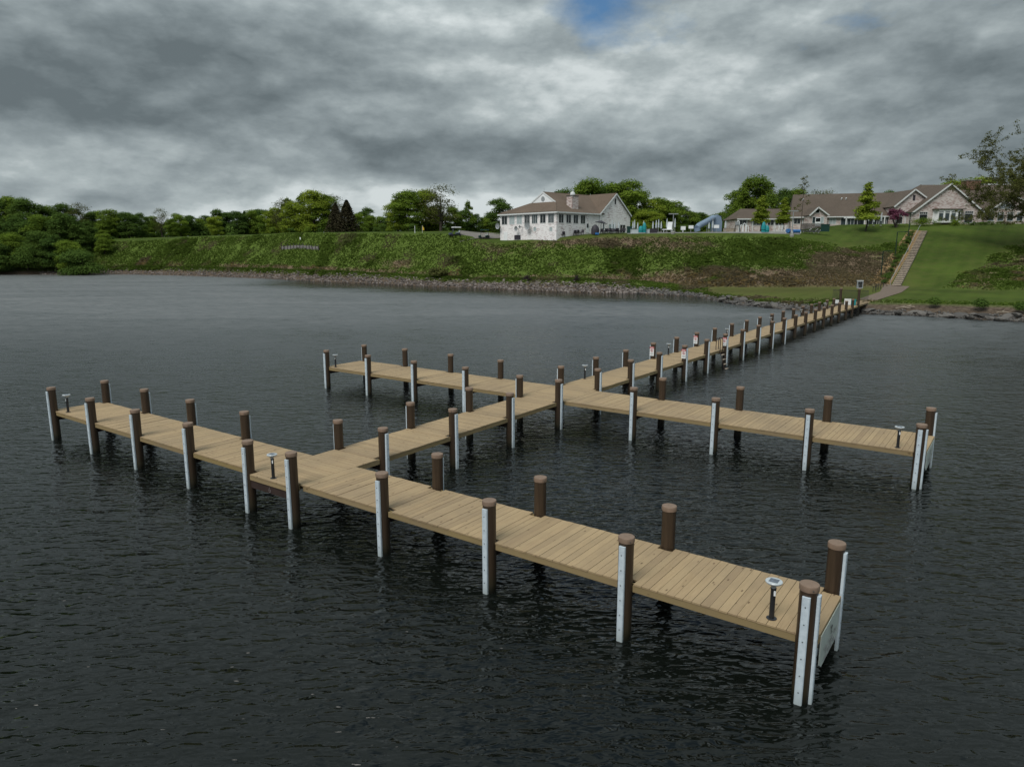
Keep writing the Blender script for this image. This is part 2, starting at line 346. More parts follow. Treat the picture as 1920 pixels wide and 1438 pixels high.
def ground_fn(B, t, b, tc):
    a = B.n('ShaderNodeAttribute'); a.attribute_name = 'Zone'; s = B.n('ShaderNodeSeparateColor'); t.links.new(a.outputs['Color'], s.inputs[0])
    brown, lawn, soil = s.outputs
    n = B.noise(tc, .55, 6, .65); n2 = B.noise(tc, 2.2, 5, .7); n3 = B.noise(tc, .09, 3, .5)
    rough = B.mix(B.mapr(B.m('ADD', B.m('MULTIPLY', n, .55), B.m('MULTIPLY', n2, .45)), .34, .64), (.055, .080, .018), (.105, .155, .030))
    f = B.m('ADD', B.m('MULTIPLY', brown, 1.0), B.m('MULTIPLY', B.m('SUBTRACT', n, .5), 1.6))
    br = B.mix(B.mapr(n2, .35, .65), (.085, .062, .044), (.190, .140, .092))
    c = B.mix(B.mapr(f, .30, .62), rough, br)
    sx = B.n('ShaderNodeSeparateXYZ'); t.links.new(tc, sx.inputs[0]); stripe = B.m('MULTIPLY', B.m('SINE', B.m('MULTIPLY', B.m('SUBTRACT', B.m('MULTIPLY', sx.outputs[0], .81), B.m('MULTIPLY', sx.outputs[1], .586)), 2.4)), .035)
    n3 = B.m('ADD', n3, stripe)
    mow = B.mix(B.mapr(B.m('ADD', n3, B.m('MULTIPLY', B.m('SUBTRACT', n2, .5), .3)), .35, .65), (.038, .062, .012), (.064, .098, .018))
    mow = B.mix(B.m('MULTIPLY', B.m('MINIMUM', f, 1.0), .55, clamp=True), mow, (.115, .100, .040))
    c = B.mix(lawn, c, mow)
    c = B.mix(soil, c, B.mix(B.mapr(n2, .35, .65), (.050, .038, .028), (.135, .105, .080))); t.links.new(c, b.inputs['Base Color'])
    bp = B.n('ShaderNodeBump'); bp.inputs['Strength'].default_value = .6; bp.inputs['Distance'].default_value = .25; t.links.new(n2, bp.inputs['Height']); t.links.new(bp.outputs[0], b.inputs['Normal'])
M_ground = mat('hill_ground', rough=1, spec=.05, fn=ground_fn)
M_asph = mat('asphalt', (.16, .145, .13), .9, var=.15, vscale=1)
M_path = mat('pinkish_gravel_path', (.145, .110, .085), .9, var=.3, vscale=5, bump=(20, .3))
M_conc = mat('pale_concrete', (.24, .235, .22), .8, var=.12, vscale=2)
M_tread = mat('weathered_timber', (.32, .27, .215), .85, var=.35, vscale=2.5)
M_mulch = mat('straw_mulch', (.23, .15, .07), .95, var=.35, vscale=4, bump=(15, .6))

# ------------------------------------------------------------ water
def water_fn(B, t, b, tc):
    geo = B.n('ShaderNodeNewGeometry').outputs['Position']
    mp = B.n('ShaderNodeMapping'); t.links.new(geo, mp.inputs[0]); mp.inputs['Rotation'].default_value = (0, 0, R(22)); mp.inputs['Scale'].default_value = (.62, 1.5, 1)
    mp2 = B.n('ShaderNodeMapping'); t.links.new(geo, mp2.inputs[0]); mp2.inputs['Rotation'].default_value = (0, 0, R(-12)); mp2.inputs['Scale'].default_value = (.7, 1.5, 1)
    a = B.noise(mp.outputs[0], 1.75, 2.0, .5, .5)
    c = B.noise(mp2.outputs[0], 3.6, 1.5, .5, .5)
    rid = B.m('SUBTRACT', 1.0, B.m('ABSOLUTE', B.m('MULTIPLY', B.m('SUBTRACT', c, .5), 3.0)))
    ra = B.m('SUBTRACT', 1.0, B.m('ABSOLUTE', B.m('MULTIPLY', B.m('SUBTRACT', a, .5), 3.0)))
    big = B.noise(mp.outputs[0], .5, 2, .5, .2)
    gust = B.mapr(B.noise(geo, .03, 3, .55, .5), .35, .65, .50, 1.25)
    h = B.m('ADD', B.m('ADD', B.m('MULTIPLY', a, .80), B.m('MULTIPLY', c, .42)), B.m('ADD', B.m('MULTIPLY', big, .5), B.m('MULTIPLY', rid, .03)))
    h = B.m('MULTIPLY', h, gust)
    # calmer water in the lee of the far bank
    sp = B.n('ShaderNodeSeparateXYZ'); t.links.new(geo, sp.inputs[0])
    calm = B.m('DIVIDE', 1.0, B.m('ADD', 1.0, B.m('POWER', B.m('DIVIDE', B.m('MAXIMUM', sp.outputs[1], 1.0), 75.0), 1.3)))
    ds = B.m('SUBTRACT', B.m('SUBTRACT', 157.0, B.m('MULTIPLY', sp.outputs[0], .71)), sp.outputs[1])
    lee = B.mapr(B.m('ADD', ds, B.m('MULTIPLY', B.noise(geo, .05, 2, .5), 14.0)), 18, 46, .10, 1)
    lee = B.m('MAXIMUM', lee, B.mapr(sp.outputs[0], -75, -45, 1, 0)); calm = B.m('MULTIPLY', calm, lee)
    h = B.m('MULTIPLY', h, calm)
    mp3 = B.n('ShaderNodeMapping'); t.links.new(geo, mp3.inputs[0]); mp3.inputs['Rotation'].default_value = (0, 0, R(8)); mp3.inputs['Scale'].default_value = (.03, .10, 1)
    patch = B.mapr(B.noise(mp3.outputs[0], 1.0, 6, .72, .6), .3, .7, .70, 1.22)
    mp5 = B.n('ShaderNodeMapping'); t.links.new(geo, mp5.inputs[0]); mp5.inputs['Scale'].default_value = (.45, 1.1, 1)
    patch = B.m('MULTIPLY', patch, B.mapr(B.noise(mp5.outputs[0], 1.0, 3, .7, .2), .3, .7, .62, 1.38))
    far = B.mapr(sp.outputs[1], 30, 110, 0, 1)
    mp4 = B.n('ShaderNodeMapping'); t.links.new(geo, mp4.inputs[0]); mp4.inputs['Scale'].default_value = (.55, 1.6, 1)
    h = B.m('ADD', h, B.m('MULTIPLY', B.m('MULTIPLY', B.noise(mp4.outputs[0], .55, 4, .7, .2), far), .55))
    bp = B.n('ShaderNodeBump'); bp.inputs['Strength'].default_value = 1.0; bp.inputs['Distance'].default_value = WAVE
    t.links.new(h, bp.inputs['Height']); t.links.new(bp.outputs[0], b.inputs['Normal'])
    t.links.new(B.m('MULTIPLY', B.m('MULTIPLY', B.mapr(sp.outputs[1], 12, 95, .06, .50), patch), B.mapr(lee, .12, 1, .10, 1)), b.inputs['Roughness'])
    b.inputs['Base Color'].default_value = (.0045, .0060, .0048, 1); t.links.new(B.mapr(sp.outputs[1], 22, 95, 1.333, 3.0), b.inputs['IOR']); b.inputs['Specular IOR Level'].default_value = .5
WAVE = .235
M_water = mat('lake_water', fn=water_fn)
wm_ = MB(); wm_.add([(-1500, -80, 0), (1500, -80, 0), (1500, 420, 0), (-1500, 420, 0)], [(0, 1, 2, 3)])
tag(wm_.build('water', M_water), kind='structure')

# ------------------------------------------------------------ terrain
def vnoise(x, y, seed=0):
    xi, yi = np.floor(x).astype(np.int64), np.floor(y).astype(np.int64); fx, fy = x-xi, y-yi
    def h(i, j):
        n = (i*374761393+j*668265263+seed*974634777) & 0xffffffff; n = ((n ^ (n >> 13))*1274126177) & 0xffffffff
        return ((n ^ (n >> 16)) & 0xffff)/65535.0
    fx = fx*fx*(3-2*fx); fy = fy*fy*(3-2*fy)
    return (h(xi, yi)*(1-fx)+h(xi+1, yi)*fx)*(1-fy)+(h(xi, yi+1)*(1-fx)+h(xi+1, yi+1)*fx)*fy
def fbm(x, y, s=1., o=4, seed=0):
    r = 0; a = 1; t = 0
    for k in range(o): r = r+a*vnoise(x*s, y*s, seed+k); t += a; a *= .5; s *= 2.1
    return r/t
def Dz(py, z): # distance at which height z is seen at row py
    return (z-CH)/((zat(py, 100.)-CH)/100.)
# columns: photo column, shore row, (bank D+, z), (toe D, z), (crest D, z), (plateau D, z)
def colspec():
    S = []
    def c(px, sh, bk, toe, cr, pl): S.append((px, sh, bk, toe, cr, pl))
    c(-1600, 530, (4, 1.5), (7, 1.9), (40, 12), (90, 14))
    c(-300, 516, (4, 1.5), (7, 1.9), (42, 13), (90, 15))
    c(100, 515, (4, 1.8), (6, 2.2), (34, 12.5), (80, 13.2))
    c(240, 515, (5, 2.4), (7, 2.8), (28, zat(452, 272)), (75, 12.8))
    c(300, 516, (5, 2.5), (7, 2.8), (26, zat(449, 270)), (70, 13.2))
    c(400, 519, (5, 2.6), (7, 2.9), (25, zat(444, 256)), (65, 13.6))
    c(500, 523, (5, 2.6), (7, 2.9), (24, zat(439, 241)), (60, 13.9))
    c(600, 528, (5, 2.6), (7, 2.9), (24, zat(438, 218)), (60, 13.9))
    c(700, 532, (4.5, 2.3), (6.5, 2.6), (24, zat(437, 203)), (60, 13.8))
    c(800, 537, (4.5, 2.0), (6.5, 2.3), (25, zat(437.5, 193)), (55, 13.6))
    c(860, 539, (4.5, 1.8), (6.5, 2.1), (26, zat(440, 187)), (50, 13.6))
    c(900, 541, (4.5, 1.8), (6.5, 2.1), (25, zat(449, 184)), (38, 13.0))
    c(940, 543, (4.5, 2.0), (6.5, 2.3), (25, zat(453.5, 180)), (40, 12.6))
    c(1043, 547, (5, 2.2), (7, 2.5), (24, zat(446, 169)), (32, 12.3))
    c(1120, 549.5, (5, 2.3), (7, 2.6), (26, zat(440, 167)), (34, 12.6))
    c(1200, 551, (4, 1.3), (10, 2.2), (28, zat(438.5, 167)), (40, 12.6))
    c(1300, 556, (3, .7), (13, 1.2), (36, zat(437, 167)), (50, 12.7))
    c(1380, 571, (3, .8), (28, 1.3), (56, zat(437.5, 166)), (75, 12.8))
    c(1480, 581, (3, .9), (36, 1.4), (64, zat(440, 165)), (85, 13.2))
    c(1560, 586, (3, 1.2), (38, 1.6), (64, zat(455, 160)), (95, 14.8))
    c(1640, 590, (3, 1.25), (40, 1.7), (72, zat(448, 165)), (95, 15.0))
    c(1720, 592, (3, 1.3), (41, 1.7), (84, zat(429, 176)), (96, 15.2))
    c(1850, 600, (3, 1.5), (36, 1.7), (90, zat(424, 177)), (98, 15.2))
    c(1920, 603.5, (3, 1.6), (36, 1.8), (92, zat(424, 177)), (100, 15.2))
    c(2300, 625, (3, 1.7), (36, 2.0), (95, 14.5), (110, 15.2))
    c(4200, 660, (3, 1.7), (36, 2.0), (95, 14.5), (110, 15.2))
    return S
SPEC = colspec()
CA = []; CD = []; CZ = []
for px, sh, bk, toe, cr, pl in SPEC:
    Ds = Dz(sh, 0.)
    CA.append((px-960)/FPX/(math.cos(PITCH)+(719-sh)/FPX*math.sin(PITCH)))
    cD = np.interp(px, [-1600, -300, 100, 240, 300, 400, 500, 600, 700, 800, 860, 900, 940, 1043, 1120, 1200, 1300, 1380, 1480, 1560, 1640, 1720, 1850, 1920, 2300, 4200],
        [240, 290, 288, 272, 270, 256, 241, 220, 206, 195, 188, 184, 180, 169, 168.5, 168, 168, 168, 168, 164, 167, 178, 179, 179, 170, 160])
    pD = max(cD+10, 188 if px > 1500 else cD+12)
    CD.append([Ds-14, Ds, Ds+bk[0], Ds+toe[0], (Ds+toe[0]+cD)*.5, cD, pD, 1800])
    zm = toe[1]+(cr[1]-toe[1])*.47
    CZ.append([-2.5, 0, bk[1], toe[1], zm, cr[1], pl[1], pl[1]+2])
CA, CD, CZ = map(np.array, (CA, CD, CZ))
def prof(a):
    a = np.asarray(a, float)
    return (np.stack([np.interp(a, CA, CD[:, k]) for k in range(8)], -1), np.stack([np.interp(a, CA, CZ[:, k]) for k in range(8)], -1))
def wob(a, y): return (fbm(a*y*.5, y*.5, .3, 3, 5)-.5)
def zfun(x, y):
    x = np.atleast_1d(np.asarray(x, float)); y = np.atleast_1d(np.asarray(y, float)); a = x/y; D, Z = prof(a)
    z = np.empty_like(x)
    s = np.array([np.interp(y[i], D[i], np.arange(8)) for i in range(len(x))])
    for i in range(len(x)): z[i] = np.interp(s[i], np.arange(8), Z[i])
    slope = np.clip(1-np.abs(s-3.8)/1.3, 0, 1)
    lawn = lawnmask(x, y, s)
    return z+slope*(1-lawn)*(.9*(fbm(x, y, .16, 4, 11)-.5)+.5*(fbm(x, y, .6, 3, 3)-.5))+np.clip(1-np.abs(s-5)/.9, 0, 1)*(a < -.075)*1.1*(fbm(x, y, .07, 3, 88)-.5), s, lawn
# the stair and mown slope beside it
ST0 = at(1672, 535, 134.); ST1 = at(1725, 439.5, 176.)
def ss(x, a, b): t = np.clip((x-a)/(b-a), 0, 1); return t*t*(3-2*t)
def lawnmask(x, y, s):
    # right of the stair up to a slanting edge; upper lawn; bench lawn
    t = (y-ST0.y)/(ST1.y-ST0.y); xs = ST0.x+(ST1.x-ST0.x)*t
    a = x/y
    right_edge = np.interp(y, [115, 134, 150, 165, 180], [.60, .622, .68, .725, .80]) + .06*(fbm(x, y, .14, 4, 8)-.5)
    m1 = ss(x-xs, -1.5, -.5)*ss(right_edge-a, -.012, .014)*ss(y, 100, 112)
    crest_a = .0175+0*x
    bench = ss(s, 2.0, 2.25)*ss(3.15-s, 0., .25)*ss(a, .22, .30)
    upper = ss(s, 4.75, 4.95)*ss(a, -.12, .0)
    up2 = ss(a, .40, .47)*ss(s, 4.55, 4.8)
    up3 = ss(s, 4.9, 5.05)
    return np.clip(np.maximum.reduce([m1, bench, upper, up2, up3]), 0, 1)
def make_terrain():
    aa = np.concatenate([np.linspace(-2.1, -.75, 60)[:-1], np.linspace(-.75, .8, 620), np.linspace(.8, 2.6, 60)[1:]])
    ts = np.concatenate([[0, .6], np.linspace(1, 2, 7), np.linspace(2, 3, 10)[1:], np.linspace(3, 5, 46)[1:], np.linspace(5, 6, 16)[1:], [6.02, 6.08, 6.3, 7]])
    D, Z = prof(aa); k = np.arange(8)
    na, nt_ = len(aa), len(ts)
    X = np.zeros((na, nt_)); Y = np.zeros((na, nt_)); 
    for i in range(na): Y[i] = np.interp(ts, k, D[i])
    X = aa[:, None]*Y
    zf, s, lawn = zfun(X.ravel(), Y.ravel())
    V = np.stack([X.ravel(), Y.ravel(), zf], 1)
    me = bpy.data.meshes.new('hillside'); idx = np.arange(na*nt_).reshape(na, nt_)
    F = np.stack([idx[:-1, :-1], idx[1:, :-1], idx[1:, 1:], idx[:-1, 1:]], -1).reshape(-1, 4)
    me.from_pydata(V.tolist(), [], F.tolist()); me.polygons.foreach_set('use_smooth', [True]*len(me.polygons))
    x, y = V[:, 0], V[:, 1]; a = x/y
    br = brownmask(a, s, x, y)
    soil = np.where(a > .45, ss(2.03-s, 0, .06), ss(1.95+.25*(fbm(x, y, .5, 3, 9)-.5)*4*.3-s, 0, .4))
    at_ = me.color_attributes.new('Zone', 'FLOAT_COLOR', 'POINT')
    at_.data.foreach_set('color', np.stack([br, lawn, soil, np.ones_like(br)], 1).astype(np.float32).ravel())
    me.materials.append(M_ground); o = bpy.data.objects.new('hillside', me); link(o); tag(o, kind='structure')
def brownmask(a, s, x, y):
    g = lambda a0, s0, wa, ws, m: m*np.exp(-((a-a0)/wa)**2-((s-s0)/ws)**2)
    v = .10+g(.10, 4.75, .10, .28, .55)+g(.22, 4.5, .08, .4, .45)+g(.33, 3.25, .13, .36, .85)+g(.47, 3.9, .055, .8, .8)+g(.50, 3.2, .06, .5, .7)
    v = v+g(.41, 4.4, .05, .3, .25)+g(-.02, 4.5, .03, .2, .3)+g(-.16, 3.5, .03, .25, .5)+g(-.33, 3.1, .12, .18, .45)+g(-.1, 3.05, .3, .15, .35)+g(.66, 3.2, .03, .5, .35)+g(.72, 3.9, .04, .9, .35)
    v = v+g(.30, 2.5, .12, .7, .75)+g(.47, 2.6, .10, .6, .35)+g(.17, 3.05, .1, .2, .2)+g(-.55, 3.2, .1, .3, .2)
    return np.clip(v, 0, 1)
make_terrain()
def zg(x, y): return float(zfun([x], [y])[0][0])
def gp(px, D): 
    x = colx(px, D, 12.); return Vector((x, D, zg(x, D)))

# weeds and long grass over the rough slope: one mass
def scatter_cover():
    N = 380000; aa = rng.uniform(-.66, .80, N); sv = rng.uniform(1.5, 5.0, N)
    D, Z = prof(aa); Y = np.array([np.interp(sv[i], np.arange(8), D[i]) for i in range(N)]); X = aa*Y
    dens = (D[:, 5]-D[:, 1])*Y; keep = rng.random(N) < dens/dens.max()*1.4
    X, Y, aa, sv = X[keep], Y[keep], aa[keep], sv[keep]
    z, s, lawn = zfun(X, Y); cl = fbm(X, Y, .35, 4, 21); keep = (rng.random(len(X)) > lawn*1.15) & ~((aa > .44) & (s < 2.02)) & (rng.random(len(X)) < ss(sv[keep][:len(X)] if False else s, 1.4, 2.1)*ss(cl, .10, .40)) & (s < 4.97)
    X, Y, z, s, aa, cl = (q[keep] for q in (X, Y, z, s, aa, cl)); n = len(X)
    br = brownmask(aa, s, X, Y)+(fbm(X, Y, .22, 4, 33)-.5)*2.0
    h = (.10+.19*cl)*(1+1.1*ss(fbm(X, Y, .13, 3, 71), .58, .72))*rng.uniform(.5, 1.4, n)*np.interp(Y, [80, 250], [.75, 1.15]); wd = h*rng.uniform(.6, 1.2, n); th = rng.uniform(0, math.pi, n)
    ct, st = np.cos(th)*wd, np.sin(th)*wd; la = rng.uniform(0, 6.283, n); ll = h*rng.uniform(.4, 1.6, n); tl = np.stack([np.cos(la)*ll, np.sin(la)*ll-.1*h])
    V = np.zeros((n, 4, 3)); 
    V[:, 0] = np.stack([X-ct, Y-st, z-.1], 1); V[:, 1] = np.stack([X+ct, Y+st, z-.1], 1)
    V[:, 2] = np.stack([X+ct*.6+tl[0], Y+st*.6+tl[1]-.15, z+h*rng.uniform(.5, .9, n)], 1); V[:, 3] = np.stack([X-ct*.7+tl[0], Y-st*.7+tl[1]-.15, z+h*.8], 1)
    g1 = np.array([.066, .100, .020]); g2 = np.array([.120, .178, .032]); b1 = np.array([.115, .085, .062]); b2 = np.array([.235, .180, .120])
    r = .15+rng.random((n, 1))*.30+.45*ss(cl, .3, .7)[:, None]; big = fbm(X, Y, .07, 3, 55)[:, None]
    gc = (g1*(1-r)+g2*r)*(.75+.5*big); bc = b1*(1-r)+b2*r; t = (ss(br, .28, .78)*.85)[:, None]; straw = np.array([.30, .205, .095]); sm = (rng.random((n, 1)) < .3)*ss(Y*0+.3-np.abs(s-3.2)*.5, 0, .3)[:, None]; bc = bc*(1-sm)+straw*sm; c = gc*(1-t)+bc*t
    tag(quads('slope_weeds', V, M_attr, c), kind='stuff')
scatter_cover()

# ------------------------------------------------------------ rocks
def ico(sub=1):
    import bmesh
    bm = bmesh.new(); bmesh.ops.create_icosphere(bm, subdivisions=sub, radius=1)
    v = np.array([q.co[:] for q in bm.verts]); f = np.array([[q.index for q in p.verts] for p in bm.faces]); bm.free(); return v, f
IV, IF = ico(1); IV2, IF2 = ico(2)
def rock_shape(seed, V=IV):
    r = np.random.default_rng(seed); d = np.ones(len(V))
    for k in range(7):
        ax = r.normal(size=3); ax /= np.linalg.norm(ax); c = r.uniform(.45, .85); d = np.minimum(d, c/np.maximum(V@ax, 1e-3)) if True else d
    return V*np.clip(d, .35, 1.0)[:, None]*np.array([1, r.uniform(.6, .95), r.uniform(.45, .75)])
def shore_point(a, t):
    D, Z = prof(np.array([a])); y = np.interp(1+t, np.arange(8), D[0]); return a*y, y
def make_riprap():
    shapes = [rock_shape(i, IV) for i in range(16)]
    # individuals near the dock's landing, the ones that show largest
    grp = 'larger boulders beside the dock landing'; n = 0
    bigshape = [MB().add(rock_shape(90+i, IV2).tolist(), IF2.tolist()).build('boulder', M_boulder) for i in range(6)]
    for o in bigshape: COL.objects.unlink(o)
    spots = []
    for k, px in enumerate(np.linspace(1352, 1478, 19)): spots.append((px+rng.uniform(-2, 2), rng.uniform(-.05, .75), rng.uniform(.5, 1.05), 'left'))
    for k, px in enumerate(np.linspace(1622, 1905, 20)): spots.append((px+rng.uniform(-5, 5), rng.uniform(-.05, .35), rng.uniform(.45, .95), 'right'))
    spots.append((1378, .95, .75, 'pale')); spots.append((1394, .8, .7, 'pale'))
    for i, (px, t, sz, side) in enumerate(spots):
        a = (px-960)/FPX/(math.cos(PITCH)+(719-580)/FPX*math.sin(PITCH)); x, y = shore_point(a, t)
        o = bigshape[i % 6].copy(); link(o); o.location = (x, y, max(zg(x, y), -.1)+sz*.12); o.scale = (sz*rng.uniform(.9, 1.5), sz, sz*rng.uniform(.6, .95)); o.rotation_euler = (rng.uniform(-.3, .3), rng.uniform(-.3, .3), rng.uniform(0, 6))
        if side == 'pale': tag(o, 'pale boulder lying on the grass bench above the riprap, '+('left one' if px < 1385 else 'right one')+' of two', 'boulder', 'pale boulders on the bench')
        else: k_ = 19-i if side == 'left' else i-18; tag(o, ['first', 'second', 'third', 'fourth', 'fifth', 'sixth', 'seventh', 'eighth', 'ninth', 'tenth', 'eleventh', 'twelfth', 'thirteenth', 'fourteenth', 'fifteenth', 'sixteenth', 'seventeenth', 'eighteenth', 'nineteenth', 'twentieth'][k_-1]+' grey waterline boulder counted '+side+'ward from the dock landing', 'boulder', 'boulders at the waterline '+side+' of the dock landing')
    VV = [[], []]; FF = [[], []]; off = [0, 0]
    N = 6200
    for i in range(N):
        a = rng.uniform(-.66, .74); 
        if a < -.45 and rng.random() < .3: continue
        nr = a > .27
        t = rng.beta(1.2, 2.1)*(1.0 if not nr else .9)
        if a > .49 and rng.random() < .35: continue
        x, y = shore_point(a, t); sz = rng.uniform(.15, .42)*(1.2 if not nr else 1.0)*(1.25 if rng.random() < .1 else 1)
        if a > .49: sz *= .8; t *= .5; x, y = shore_point(a, t)
        V = shapes[rng.integers(16)]*sz; th = rng.uniform(0, 6.28); c, s = math.cos(th), math.sin(th)
        D, Z = prof(np.array([a])); z = np.interp(1+t, np.arange(8), Z[0])
        V = np.stack([V[:, 0]*c-V[:, 1]*s+x, V[:, 0]*s+V[:, 1]*c+y, V[:, 2]+z+sz*.1], 1)
        q = int(a > .19+rng.normal(0, .02)); VV[q].append(V); FF[q].append(IF+off[q]); off[q] += len(V)
    for q in (0, 1):
        me = bpy.data.meshes.new('riprap'); me.from_pydata(np.concatenate(VV[q]).tolist(), [], np.concatenate(FF[q]).tolist()); me.materials.append((M_rock, M_boulder)[q])
        o = bpy.data.objects.new('riprap', me); link(o); tag(o, kind='stuff')
make_riprap()

# ------------------------------------------------------------ dock
TH = R(35.87); DO = Vector((-8.2916, 22.098, 0)); DECK = 1.32
dock = empty('wooden_dock', DO, -TH)     # local x runs along the cross arms, local y towards the shore
tag(dock, 'long timber dock on brown piles with two cross arms reaching the bank', 'dock')
T1 = [-15.1, -11.4, -7.72, -3.97, 5.82, 9.55, 13.27, 17.0]
T2v = [-14.8, -11.13, -7.44, -3.75, 5.95, 9.69, 13.4, 17.15]
UL = [3.42, 7.15, 10.89, 14.81, 18.61, 22.4, 26.17, 30.1, 33.93, 37.71, 41.5, 45.5, 49.3, 53.1, 56.9, 60.75, 64.6, 68.4, 72.25, 76.05, 79.9, 83.6]
UR = [u+.1 for u in UL]
VW = 2.17; U1 = 2.25; U2a, U2b = 15.17, 18.26
piles = []   # x, y, strips (directions), 
for i, v in enumerate(T1):
    piles.append((v, 0, ['-y']+(['-x'] if i == 0 else [])+(['+x'] if i == 7 else []))); piles.append((v, U1, ['+y']+(['+x'] if i == 7 else [])))
piles.append((-.14, -.19, ['-y'])); piles.append((2.13, -.21, ['-y']))
for i, v in enumerate(T2v):
    piles.append((v, U2a, ['-y']+(['-x'] if i == 0 else [])+(['+x'] if i == 7 else []))); piles.append((v, U2b, ['-x'] if i == 0 else (['+x', '+y'] if i == 7 else ['+y'])))
for i, (a, b) in enumerate(zip(UL, UR)):
    piles.append((0, a, ['-x'] if i < 14 else [])); piles.append((VW, b, ['+x'] if i < 14 else []))
PILEXY = [(p[0], p[1]) for p in piles]
PR = .165
pm = MB().lathe([(PR, -1.8), (PR, 2.29)], 28).build('pile', M_pile); autosmooth(pm)
cm = MB().lathe([(PR+.004, 2.262), (PR+.013, 2.266), (PR+.015, 2.36), (PR+.006, 2.378), (PR-.03, 2.385)], 28)
cm.tube((PR+.012, 0, 2.315), (PR+.024, 0, 2.315), .012, n=8, mi=1)
capm = cm.build('cap', [M_cap, M_bolt]); autosmooth(capm, 30)
def strip_mesh():
    m = MB(); w_, t = .072, .052; x0 = PR-.008; x1 = PR+t
    pr = [(x0, -w_), (x1-.014, -w_), (x1, -w_+.016), (x1, w_-.016), (x1-.014, w_), (x0, w_)]; n = 6
    vs = [(x, y, z) for z in (-.5, 2.19) for x, y in pr]
    m.add(vs, [(i, (i+1) % n, n+(i+1) % n, n+i) for i in range(n)]+[tuple(range(n))[::-1], tuple(range(n, 2*n))])
    for k in range(7): m.tube((x1-.004, 0, 2.0-.345*k), (x1+.006, 0, 2.0-.345*k), .013, n=8, mi=1)
    return m.build('fender_strip', [M_strip, M_bolt])
stm = strip_mesh()
for o in (pm, capm, stm): COL.objects.unlink(o)
ANG = {'+x': 0, '+y': R(90), '-x': R(180), '-y': R(270)}
def add_pile(x, y, strips, top=0.):
    p = pm.copy(); link(p, dock); p.location = (x, y, top)
    tilt = (rng.normal(0, .004), rng.normal(0, .004)); p.rotation_euler = (tilt[0], tilt[1], 0)
    c = capm.copy(); link(c, p); c.rotation_euler = (0, 0, rng.uniform(0, 6.28))
    for s in strips:
        q = stm.copy(); link(q, p); q.rotation_euler = (0, 0, ANG[s]+rng.normal(0, .03)); q.location = (0, 0, rng.normal(0, .012))
    return p
for x, y, s in piles: add_pile(x, y, s, rng.normal(0, .012))
gateposts = []
for x in (0, VW):
    q = add_pile(x, 87.5, [], 1.15); gateposts.append(q); q['label'] = 'taller pile carrying the gate'
def deck(x0, x1, y0, y1, across, mats, fas=()):
    """planks run along `across` ('x' planks lie along local x and are laid out along y)"""
    m = MB(); P = .187; lo, hi = (y0, y1) if across == 'x' else (x0, x1); a0, a1 = (x0, x1) if across == 'x' else (y0, y1)
    n = max(1, round((hi-lo)/P)); P = (hi-lo)/n
    for k in range(n):
        c0 = lo+k*P+.0045; c1 = lo+(k+1)*P-.0045; s0, s1 = a0, a1; cc = (c0+c1)/2
        for (px, py) in PILEXY+[(0, 87.5), (VW, 87.5)]:
            u, v = (py, px) if across == 'x' else (px, py)
            if abs(u-cc) < .235:
                if abs(v-a0) < .3: s0 = max(s0, v+.2)
                if abs(v-a1) < .3: s1 = min(s1, v-.2)
                if v < a0 and abs(v-a0) < .32: s0 = max(s0, v+.2)
        j = rng.normal(0, .003, 3); dz = rng.normal(0, .0025)
        if across == 'x': m.box(s0+j[0], s1+j[1], c0, c1, DECK-.038, DECK+dz)
        else: m.box(c0, c1, s0+j[0], s1+j[1], DECK-.038, DECK+dz)
    return m.build('deck', mats, dock)
EX = .0
XL, XR = -15.32, 17.22
deck(XL, -.02, 0, U1, 'y', M_plankY); deck(VW+.02, XR, 0, U1, 'y', M_plankY)
deck(-.02, VW+.02, -.32, 100.2, 'x', M_plankX)
deck(XL+.3, -.02-.004, U2a, U2b, 'y', M_plankY); deck(VW+.024, XR+.15, U2a, U2b, 'y', M_plankY)
def fascia(x0, x1, y0, y1, axis):
    z0, z1 = DECK-.19, DECK-.04
    # broken at piles: stops 0.2 m either side
    lo, hi = (x0, x1) if axis == 'x' else (y0, y1); fix = y0 if axis == 'x' else x0
    cuts = sorted((p if axis == 'x' else q) for p, q in PILEXY+[(0, 87.5), (VW, 87.5)] if abs((q if axis == 'x' else p)-fix) < .3)
    segs = []; cur = lo
    for c in cuts:
        if lo-.3 < c < hi+.3:
            if c-.175 > cur: segs.append((cur, c-.175))
            cur = max(cur, c+.175)
    if cur < hi: segs.append((cur, hi))
    m = MB()
    for a, b in segs:
        if axis == 'x': m.box(a, b, fix-.02, fix+.02, z0, z1)
        else: m.box(fix-.02, fix+.02, a, b, z0, z1)
    return m.build('fascia', M_fasX if axis == 'x' else M_fasY, dock)
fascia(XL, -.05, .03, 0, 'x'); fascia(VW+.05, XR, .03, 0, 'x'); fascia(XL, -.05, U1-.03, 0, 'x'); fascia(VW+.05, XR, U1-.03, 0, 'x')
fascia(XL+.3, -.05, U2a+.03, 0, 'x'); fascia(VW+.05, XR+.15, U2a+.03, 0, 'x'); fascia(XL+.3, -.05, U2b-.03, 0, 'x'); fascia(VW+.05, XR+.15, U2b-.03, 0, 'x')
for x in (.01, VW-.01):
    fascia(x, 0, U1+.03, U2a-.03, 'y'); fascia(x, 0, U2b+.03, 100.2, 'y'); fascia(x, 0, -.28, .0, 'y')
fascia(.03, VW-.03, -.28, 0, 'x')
m = MB()
for x in (XL+.03, XR-.03): m.box(x-.02, x+.02, .18, U1-.18, DECK-.19, DECK-.04)
for x in (XL+.33, XR+.12): m.box(x-.02, x+.02, U2a+.18, U2b-.18, DECK-.19, DECK-.04)
m.build('end_fascia', M_fasY, dock)
m = MB()   # joists and dark underside
